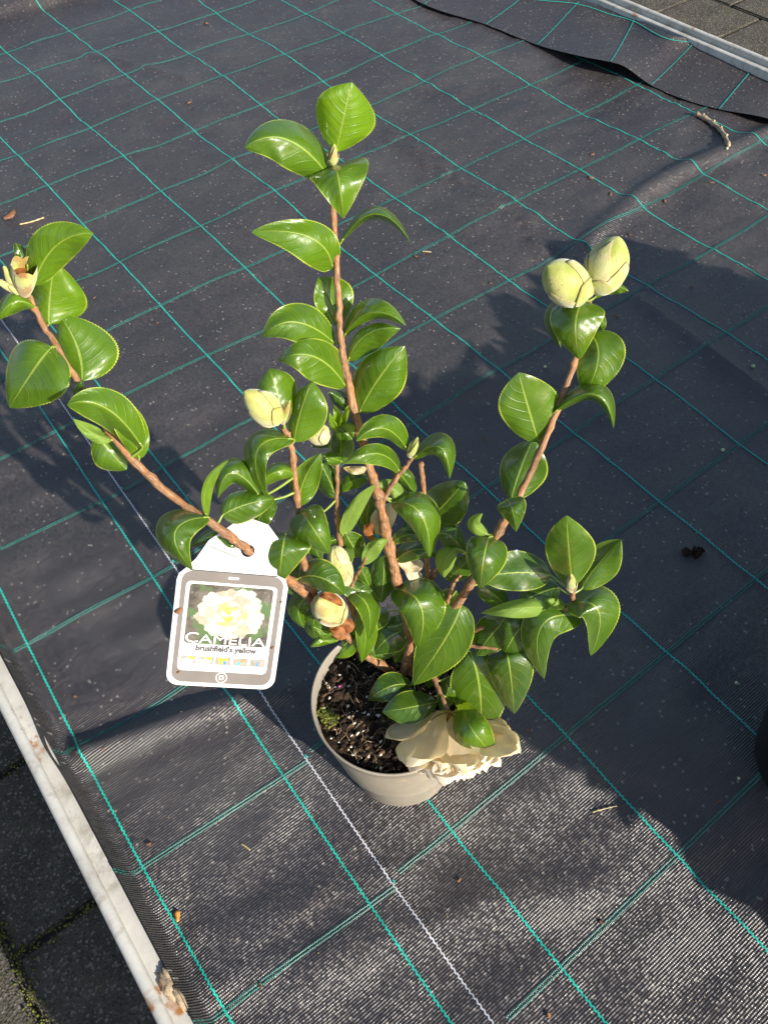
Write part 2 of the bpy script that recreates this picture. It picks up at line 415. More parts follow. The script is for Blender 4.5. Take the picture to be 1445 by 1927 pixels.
# ------------------------------------------------------------------ black weed-control fabric
_ph = rng.random((80, 4))
def undul(x, y):
    h = 0
    for k in range(46):
        wl = .07 * (8 ** _ph[k, 0]); a = _ph[k, 1] * 2 * math.pi
        h = h + wl ** 1.25 * .0023 * np.sin(2 * math.pi * ((x * math.cos(a) + y * math.sin(a) * (.55 + _ph[k, 3])) / wl + _ph[k, 2]))
    for k in range(46, 78):
        wl = .022 * (4 ** _ph[k, 0]); a = math.pi / 2 + (_ph[k, 1] - .5) * .9
        h = h + wl * .0042 * np.sin(2 * math.pi * ((x * math.cos(a) + y * math.sin(a)) / wl + _ph[k, 2])) * (.5 + .5 * np.sin(x * 9 * (1 + _ph[k, 3]) + y * 7 + k))
    return h
def seg(x, y, pts, sig, amp, ends=.04):
    best = np.full(np.shape(x), 1e9)
    for (a, b) in zip(pts[:-1], pts[1:]):
        a = np.array(a[:2]); b = np.array(b[:2]); d = b - a; L = d @ d
        t = np.clip(((x - a[0]) * d[0] + (y - a[1]) * d[1]) / L, 0, 1)
        best = np.minimum(best, np.hypot(x - a[0] - t * d[0], y - a[1] - t * d[1]))
    return amp * np.exp(-(best / sig) ** 2)
def flatpad(x, y):                       # pressed flat below the pots
    f = 1 - np.exp(-(np.hypot(x - .006, y - .001) / .075) ** 4)
    return f * (1 - np.exp(-(np.hypot(x - .33, y + .245) / .08) ** 4))
def hfun(x, y):
    x = np.asarray(x, float); y = np.asarray(y, float)
    h = undul(x, y)
    h = h + seg(x, y, [(-.275, .212), (-.173, .182), (-.09, .152), (-.045, .132)], .013, .0105)
    h = h - seg(x, y, [(-.275, .247), (-.173, .212), (-.09, .178)], .012, .003)
    h = h + seg(x, y, [(.70, .47), (.806, .508), (.97, .546), (1.06, .545), (1.30, .522)], .020, .0125)
    h = h + seg(x, y, [(.742, .352), (.729, .236), (.7245, .097), (.72, -.05)], .010, .006)
    h = h + seg(x, y, [(.745, 1.0), (.741, .783), (.746, .647), (.72, .53)], .022, .0042) * (.5 + .5 * np.sin(y * 97 + 2.2 * np.sin(y * 31)) * np.sin(x * 120 + y * 43 + 2 * np.sin(y * 19)) + .35 * np.sin(y * 233 + x * 310))
    h = h + seg(x, y, [(-.26, -.06), (-.15, -.11), (-.02, -.155), (.05, -.20)], .022, .006)
    h = h + seg(x, y, [(-.24, -.02), (-.13, -.06), (-.05, -.09)], .018, .0035)
    h = h + seg(x, y, [(.16, -.02), (.17, -.14)], .012, .002) + seg(x, y, [(.19, -.0), (.20, -.13)], .012, .002)
    h = h + seg(x, y, [(.42, 1.75), (.50, 1.60), (.56, 1.45)], .012, .004)
    h = h + seg(x, y, [(.30, .45), (.42, .38), (.55, .30)], .03, .005)
    return np.maximum(h * flatpad(x, y), -.007)
def left_rise(x, y):
    e_ = -.2765 - .0035 * np.exp(-((y - .215) / .035) ** 2)
    t = np.clip((e_ + .0095 - x) / .0085, 0, 1.1)
    return .029 * t ** 1.5
def hleft(x, y): return hfun(x, y) * np.clip((x + .2765) / .02, .0, 1) + left_rise(x, y) + .0014
def fabric_sheet(name, x0f, x1f, y0, y1, nx, ny, hf):
    ys = np.linspace(y0, y1, ny); T = np.linspace(0, 1, nx); Yg, Tg = np.meshgrid(ys, T, indexing='ij')
    Xg = x0f(Yg) * (1 - Tg) + x1f(Yg) * Tg; Z = hf(Xg, Yg)
    return mesh_obj(name, np.c_[Xg.ravel(), Yg.ravel(), Z.ravel()], grid_faces(ny, nx)[:] if False else [(a, d, c, b)[::-1] if False else (a, b, c, d) for a, b, c, d in grid_faces(ny, nx)], 'fabric')
one = lambda c: (lambda y: np.zeros_like(y) + c)
Y0, Y1 = -.75, 2.10
def hright(x, y):
    return hfun(x, y) - .05 * np.clip((y - (Y1 - .05)) / .05, 0, 1) ** 2 * 0 + .02 * np.exp(-((y - (Y1 - .03)) / .025) ** 2)
right = fabric_sheet('ground_fabric', one(-.085), one(1.4225), Y0, Y1, 245, 430, hright)
tag(right, 'wide black woven weed fabric with teal grid threads lining the bench', kind='structure')
def white_x(y): return np.interp(y, [-.75, -.23, -.10, .044, .155, .354, .50, .71, .95, 2], [-.078, -.0765, -.0762, -.0736, -.0725, -.0667, -.0633, -.060, -.058, -.052])
left = fabric_sheet('ground_fabric', lambda y: -.2765 - .0035 * np.exp(-((y - .215) / .035) ** 2), lambda y: white_x(y) + .003, Y0, Y1, 50, 430, hleft)
tag(left, 'narrow strip of black fabric edged by a white thread beside the rim', kind='structure')

def warp(parent, xf, hf, y0, y1, mat, wid=.0011, lift=.0007):
    step = .00125; ys = np.arange(y0, y1, step); n = len(ys)
    ph = np.arange(n) % 4
    xs = xf(ys) + np.where(ph < 2, -1, 1) * .00042
    wd = wid * np.where(ph % 2 == 0, .85, 1.1)
    z = hf(xs, ys) + lift; v = np.empty((n, 3, 3))
    for k, s in enumerate((-1, 0, 1)):
        v[:, k, 0] = xs + s * wd; v[:, k, 1] = ys; v[:, k, 2] = z + (.0007 if s == 0 else 0) - .0002
    return mesh_obj('warp_thread', v.reshape(-1, 3), grid_faces(n, 3), mat, parent)
def weft(parent, yf, hf, x0, x1, mat='tealdim', far=False):
    step = .0018 if not far else .0027; xs = np.arange(x0, x1, step); n = len(xs); mb_v = []; mb_f = []
    V = []; F_ = []; k = 0
    for rowo in (-.0015, .0015):
        yc = yf(xs) + rowo + rng.normal(0, .00012, n); hw = step * .36; hl = .00085
        for (dx, dy) in ((-hw, -hl), (hw, -hl), (hw, hl), (-hw, hl)):
            px = xs + dx + dy * .25; py = yc + dy
            V.append(np.c_[px, py, hf(px, py) + .0006])
        V.append(np.c_[xs, yc, hf(xs, yc) + .0013])
        b = k + np.arange(n)
        for q in range(4):
            F_.append(np.c_[b + q * n, b + ((q + 1) % 4) * n, b + 4 * n])
        k += 5 * n
    return mesh_obj('weft_thread', np.vstack(V), np.vstack(F_).tolist(), mat, parent, smooth=False)
for W in range(3, 12):
    xw = -.001 + .1554 * (W - 3) + .0008 * math.sin(W * 3.1)
    warp(right, (lambda c, k: lambda y: c + .0012 * np.sin(y * 3 + k))(xw, W), hright, Y0 + .01, Y1 - .005, 'teal')
for j in range(-7, 11):
    yw = .8129 - .15 * j + .0006 * math.sin(j * 2.3)
    weft(right, (lambda c, k: lambda x: c + .0016 * np.sin(x * 6 + k))(yw, j * 1.7), hright, -.064, 1.415)
warp(left, white_x, hleft, Y0 + .01, Y1 - .01, 'white_thread', .0009)
warp(left, lambda y: np.interp(y, [-.75, -.21, -.0945, .0584, .1776, .354, .506, .654, .7335, 2], [-.106, -.1045, -.1039, -.1019, -.1007, -.095, -.0919, -.0887, -.0878, -.075]), hleft, Y0 + .01, Y1 - .01, 'teal')
warp(left, lambda y: np.interp(y, [-.75, -.086, .0656, .219, .363, .46, 2], [-.255, -.2552, -.258, -.2568, -.2523, -.2483, -.235]), hleft, Y0 + .01, Y1 - .01, 'teal')
for j in range(-6, 11):
    yc = .8150 - .1515 * j
    weft(left, (lambda c: lambda x: c - .055 * (x + .1))(yc), hleft, -.2762, float(white_x(yc)) + .0005)
    if j % 2 == 0 or 1:
        mb = MB(); xq = float(white_x(yc)) + .002
        for q in range(5): mb.blob((xq + .0012 * (random.random() - .5), yc + .002 + .003 * random.random(), hleft(xq, yc) + .0015), .0011, q, (5, 3), .4)
        mb.build('thread_tuft', 'teal', left)

# loose strip of fabric curling up against the far rim
low = [(700, -50, .004), (800, 8, .004), (911, 44, .004), (1010, 83, .004), (1090, 104, .020), (1150, 116, .030), (1178, 126, .026), (1228, 161, .004), (1290, 187, .004), (1355, 205, .006), (1445, 222, .014), (1560, 262, .014)]
upp = [(800, -110, .012), (890, -55, .014), (985, -10, .016), (1090, 2, .018), (1150, 18, .020), (1197, 30, .024), (1258, 64, .034), (1314, 77, .020), (1368, 98, .018), (1426, 119, .018), (1510, 152, .018), (1610, 190, .018)]
NC, NR = 180, 26
A = spline([gp(*q) for q in low], NC); B = spline([gp(*q) for q in upp], NC)
flap_pts = np.empty((NC, NR, 3))
for r in range(NR):
    t = r / (NR - 1); P = A * (1 - t) + B * t
    P[:, 2] = A[:, 2] * (1 - t) ** 1.6 + B[:, 2] * t ** 1.7 + .0035 * np.sin(math.pi * t) + .002 * np.sin(np.arange(NC) * .09 + t * 4) * t
    P[:, 2] = np.maximum(P[:, 2], hright(P[:, 0], P[:, 1]) + .0025)
    flap_pts[:, r] = P
flap = mesh_obj('fabric_strip', flap_pts.reshape(-1, 3), grid_faces(NC, NR), 'fabric')
tag(flap, 'loose black fabric strip curling up against the far white rim', 'fabric')
def flap_line(name, pts, wid, mat):
    pts = np.asarray(pts); d = np.gradient(pts, axis=0); s = np.cross(d, [0, 0, 1]); s /= np.linalg.norm(s, axis=1)[:, None]
    v = np.empty((len(pts), 3, 3))
    zz = np.where(np.arange(len(pts)) % 4 < 2, -1, 1)[:, None] * .0003
    for k, q in enumerate((-1, 0, 1)): v[:, k] = pts + s * (q * wid + zz) + [0, 0, .0012 + (.0006 if q == 0 else 0)]
    return mesh_obj(name, v.reshape(-1, 3), grid_faces(len(pts), 3), mat, flap)
edge = flap_pts[:, -3]; flap_line('warp_thread', spline(edge[::4], 900), .0013, 'teal')
for c in np.interp([1.0, 2.05, 3.05, 5.0, 7.0, 9.0], np.linspace(0, 11, NC), np.arange(NC)):
    flap_line('weft_thread', spline(flap_pts[int(c), ::3], 120), .0016, 'tealdim')

# ------------------------------------------------------------------ plant pot
PB = np.array([.0065, .001]); PR = np.array([.0057, .0101]); PH = .131
zpad = float(hfun(.0065, .001)) + .001
pot = empty('plant_pot', (PB[0], PB[1], 0)); tag(pot, 'round taupe plastic pot holding the camellia', 'pot')
def lathe(name, prof, mat, parent, n=72, closed=False):
    v = []; f = []
    for (r, z) in prof:
        c = PB + (PR - PB) * (z / PH)
        for k in range(n): a = 2 * math.pi * k / n; v.append((c[0] + r * math.cos(a), c[1] + r * math.sin(a), z))
    for i in range(len(prof) - 1):
        f += [(i * n + k, i * n + (k + 1) % n, (i + 1) * n + (k + 1) % n, (i + 1) * n + k) for k in range(n)]
    if closed: f.append(tuple(range(n))[::-1])
    return mesh_obj(name, v, f, mat, parent)
z0 = zpad
lathe('pot_wall', [(.0495, z0 + .004), (.0515, z0), (.0528, z0 + .0015), (.0535, z0 + .004), (.0552, .030), (.0556, .031), (.0572, .045), (.0635, .094), (.0637, .0955), (.0672, .0965), (.0690, .0975)], 'pot', pot, closed=True)
lathe('pot_rim', [(.0690, .0972), (.0705, .112), (.0722, .127), (.0738, .1280), (.0742, .1300), (.0735, .1312), (.0722, .1310), (.0716, .1295), (.0700, .115), (.0665, .085), (.062, .05)], 'pot', pot)

# ------------------------------------------------------------------ soil
SZ = .118
soil = tag(empty('potting_soil', (PR[0], PR[1], SZ)), 'dark potting soil with perlite grains filling the taupe pot', 'soil')
n = 46; v = []; f = []
for i in range(n):
    for k in range(72):
        r = .0708 * i / (n - 1); a = 2 * math.pi * k / 72; x = PR[0] + r * math.cos(a); y = PR[1] + r * math.sin(a)
        z = SZ + .0022 * math.sin(x * 190 + 1) * math.sin(y * 160) + .0015 * math.sin(x * 520 + y * 300) * math.sin(y * 610) + .0016 * (random.random() - .5) - .002 * (r / .07) ** 4
        v.append((x, y, z))
for i in range(n - 1): f += [(i * 72 + k, i * 72 + (k + 1) % 72, (i + 1) * 72 + (k + 1) % 72, (i + 1) * 72 + k) for k in range(72)]
mesh_obj('soil_surface', v, f, 'soil', soil)
def soilpt(rmax=.066):
    r = rmax * math.sqrt(random.random()); a = random.random() * 6.283; return PR[0] + r * math.cos(a), PR[1] + r * math.sin(a)
mb = MB()
for k in range(260):
    x, y = soilpt(); r = random.choice([.0005, .0007, .001, .0014]) * random.uniform(.8, 1.2); mb.blob((x, y, SZ + .0014), (r * 1.3, r, r * .8), k, (5, 4), .55)
tag(mb.build('perlite_grain', 'perlite', soil), kind='stuff')
mb = MB()
for k in range(420):
    x, y = soilpt(); r = random.uniform(.001, .0032); mb.blob((x, y, SZ + .0010), (r * 1.3, r, r * .8), k, (6, 4), .5)
tag(mb.build('peat_crumb', 'soil', soil), kind='stuff')
mb = MB()
for k in range(260):
    x, y = soilpt(); r = random.uniform(.0008, .0024); mb.blob((x, y, SZ + .0014), (r * 1.8, r * .8, r * .6), k, (6, 4), .6)
tag(mb.build('bark_crumb', 'crumb', soil), kind='stuff')
mb = MB()
for k in range(130):
    x, y = soilpt(.062); a = random.random() * 6.28; L = random.uniform(.004, .018); c = random.uniform(-1.2, 1.2); P = []
    for t in np.linspace(0, 1, 6):
        P.append((x + L * t * math.cos(a + c * t), y + L * t * math.sin(a + c * t), SZ + .0022 + .0035 * math.sin(math.pi * t) * random.random()))
    mb.tube(P, random.uniform(.00014, .0004), 4)
tag(mb.build('root_fibre', 'root', soil), kind='stuff')
mb = MB(); c = gp(618, 1350, SZ)
for k in range(160):
    q = np.clip(rng.normal(0, 1, 2), -2, 2); r = random.uniform(.0007, .0018); mb.blob((c[0] + q[0] * .0035, c[1] + q[1] * .005, SZ + .0022), (r, r, r), k, (5, 3), .5)
mb.build('moss_clump', 'moss', soil)
mb = MB(); c = gp(639, 1294, SZ); mb.blob((c[0], c[1], SZ + .0025), (.0022, .0013, .0008), 3, (8, 5), .2); mb.build('magenta_petal_scrap', 'magenta', soil)

# ------------------------------------------------------------------ camellia: stems
plant = tag(empty('camellia_plant', tuple(gp(757, 1278, SZ))), 'young camellia with glossy serrated leaves, yellow-green buds and one drooping cream flower', 'plant')
STEMPTS = []
def stem(name, pts, r0, r1, n=9, nodes=True):
    P = spline([at(*q) for q in pts], max(18, len(pts) * 9)); m = len(P); P[1:-1] += rng.normal(0, .00035, (m - 2, 3))
    rad = (r1 * .82 + (r0 * .92 - r1 * .82) * np.linspace(1, 0, m) ** 1.35) * (1 + .07 * np.sin(np.arange(m) * 1.3 + r0 * 9000) + .16 * (rng.random(m) - .4))
    if nodes: rad[rng.integers(2, m - 1, max(2, m // 6))] *= 1.28
    STEMPTS.append(P); mb = MB(); mb.tube(P, rad, n); L = np.r_[0, np.cumsum(np.linalg.norm(np.diff(P, axis=0), axis=1))]
    return mesh_obj(name, mb.v, mb.f, 'bark', plant, uvs=[(k / n, L[i]) for i in range(m) for k in range(n)])
stem('main_stem', [(757, 1284, 4), (772, 1206, 4.4), (749, 1103, 5), (736, 1048, 5.4), (715, 946, 6.2), (695, 877, 7), (663, 756, 8.6), (645, 665, 9.8), (639, 600, 10.8), (633, 490, 12.5), (626, 360, 14), (626, 300, 14.5)], .0055, .0021)
stem('branch', [(750, 1280, 4), (735, 1263, 4), (688, 1230, 4), (610, 1150, 3.5), (572, 1060, 3.5), (562, 962, 4), (548, 846, 5), (535, 806, 5.5)], .0050, .0022)
stem('branch', [(620, 1160, 3.5), (560, 1105, 3.2), (505, 1062, 2.2), (457, 1028, .9), (402, 987, .9), (321, 931, 2.4), (221, 833, 4.6), (138, 704, 7.2), (78, 604, 9.5), (52, 552, 10.6)], .0042, .0021)
stem('branch', [(765, 1284, 4), (800, 1225, 3.5), (861, 1135, 3), (896, 1083, 3), (937, 1001, 3.6), (978, 932, 4.6), (1032, 811, 6.6), (1078, 691, 9), (1095, 610, 10.5), (1108, 566, 11)], .0048, .0021)
stem('branch', [(815, 1206, 3.2), (900, 1185, 2), (1000, 1165, 1), (1070, 1142, .6), (1078, 1112, .5)], .0034, .0019)
stem('twig', [(765, 1258, 4.2), (800, 1180, 5), (807, 1109, 6), (803, 1059, 6.4), (797, 922, 7.8), (791, 871, 8.4)], .0036, .0023)
stem('twig', [(806, 1104, 6), (822, 1070, 6.2), (841, 1038, 6.4)], .0022, .0016)
stem('twig', [(715, 952, 6.2), (742, 905, 6.4), (771, 868, 6.8), (777, 852, 7)], .0024, .0015)
stem('twig', [(688, 1228, 4), (655, 1115, 5), (637, 1000, 6), (634, 944, 6.5), (634, 872, 7)], .0030, .0018)
stem('twig', [(655, 1118, 4.9), (668, 1090, 4.7), (690, 1050, 4.7)], .0019, .0012)
stem('twig', [(800, 1228, 3.5), (818, 1280, 1.0), (842, 1335, -1.8)], .0026, .0022)
stem('twig', [(822, 1202, 3.1), (880, 1214, 1.2), (955, 1222, .2)], .0026, .0016)
stem('twig', [(835, 1170, 3.2), (850, 1105, 3.3), (866, 1082, 3.3)], .0022, .0015)
stem('twig', [(650, 1190, 3.8), (632, 1165, 3.4)], .0022, .0018)
ALLSTEM = np.vstack(STEMPTS)

# ------------------------------------------------------------------ camellia: leaves
def blade(name, row, parent, mat='leaf', nu=65, nv=11, teeth=21, rounded=False, petiole=True, wave=1.0, flip=False, color=(0, 0, 0, 1), ragged=0.0):
    bx, by, bF, mx, my, mF, tx, ty, tF, wl, wr, dl, dr, wp = row[:14]
    B3, M3, T3 = at(bx, by, bF), at(mx, my, mF), at(tx, ty, tF)
    ts = np.linspace(0, 1, nu); P = B3 * ((1 - ts) * (1 - 2 * ts))[:, None] + M3 * (4 * ts * (1 - ts))[:, None] + T3 * (ts * (2 * ts - 1))[:, None]
    D = np.gradient(P, axis=0); D /= np.linalg.norm(D, axis=1)[:, None] + 1e-9
    r = M3 - CAM; dist = np.linalg.norm(r); r /= dist; ch = (T3 - B3) / np.linalg.norm(T3 - B3)
    S = .6 * np.cross(D, r) + .4 * np.cross(ch, r); S /= np.linalg.norm(S, axis=1)[:, None] + 1e-9
    u = ts ** (math.log(.5) / math.log(wp))
    s_ = np.sin(np.clip(math.pi * u, 0, math.pi))
    prof = s_ ** (.55 + .22 * ts) if not rounded else np.where(ts < wp, np.sin(np.clip(ts / wp, 0, 1) * math.pi / 2) ** .8, np.sqrt(np.maximum(0, 1 - ((ts - wp) / (1 - wp)) ** 2.6)))
    prof = np.maximum(prof, .012)
    k = dist / FPX; seed = random.random() * 6.28; ex = random.uniform(-.12, .14); curl = random.uniform(-.002, .008) * (teeth > 0); tipc = random.uniform(-.002, .007) * (teeth > 0); sd2 = random.random() * 6.28; pw = random.uniform(1.02, 1.5)
    if teeth:
        prof = prof ** (1 + ex); P = P + r * (tipc * np.clip((ts - .72) / .28, 0, 1) ** 2)[:, None]
    V = np.empty((nu, nv, 3)); UV = np.empty((nu, nv, 2))
    for j in range(nv):
        v = -1 + 2 * j / (nv - 1); q = abs(v); wpx = wl if v < 0 else wr; d = (dl if v < 0 else dr) / 100
        lat = wpx * k * prof * q * (1 + (.07 * np.sin(ts * 5.2 + sd2 * (1 if v < 0 else 2.3)) * (teeth > 0))) * (1 + ragged * q * (np.sin(ts * 21 + seed) + .7 * np.sin(ts * 37 + 2 * seed)))
        if q > .99 and teeth: lat = lat * (1 + .024 * np.where(np.arange(nu) % 2 == 0, 1, -.5))
        z = d * prof * (q ** pw) + wave * .0030 * np.sin(ts * 6.5 + seed + v * 1.8) * q * prof + wave * .0009 * np.sin(ts * 15 + seed * 2 - v * 4) * q * prof + curl * max(0, q - .45) ** 2 * 3.3 * prof
        V[:, j] = P + S * (-math.copysign(1, v) if q > 1e-6 else 0) * lat[:, None] * (1) + r * z[:, None]
        # S is the left-hand side, so negative v lies on the left
        UV[:, j, 0] = ts; UV[:, j, 1] = .5 + .5 * v
    V = V.reshape(-1, 3); F_ = grid_faces(nu, nv)
    a, b, c, d = F_[(nu // 2) * (nv - 1) + nv // 2]
    nrm = np.cross(V[b] - V[a], V[d] - V[a])
    if (nrm @ r > 0) != flip: F_ = [q[::-1] for q in F_]
    verts = list(V); faces = list(F_); uvs = list(UV.reshape(-1, 2))
    if petiole:
        i = np.argmin(np.linalg.norm(ALLSTEM - B3, axis=1)); Q = ALLSTEM[i]
        if np.linalg.norm(Q - B3) < .09:
            mb = MB(); midp = (Q * .45 + B3 * .55) + np.array([0, 0, -.06]) * np.linalg.norm(Q - B3); mb.tube(spline([Q, midp, B3, P[3]], 10), np.linspace(.0011, .0006, 10), 6)
            kk = len(verts); verts += mb.v; faces += [tuple(x + kk for x in q) for q in mb.f]; uvs += [(.1, .5)] * len(mb.v)
    o = mesh_obj(name, verts, faces, mat, parent, uvs=uvs); o.color = color; return o
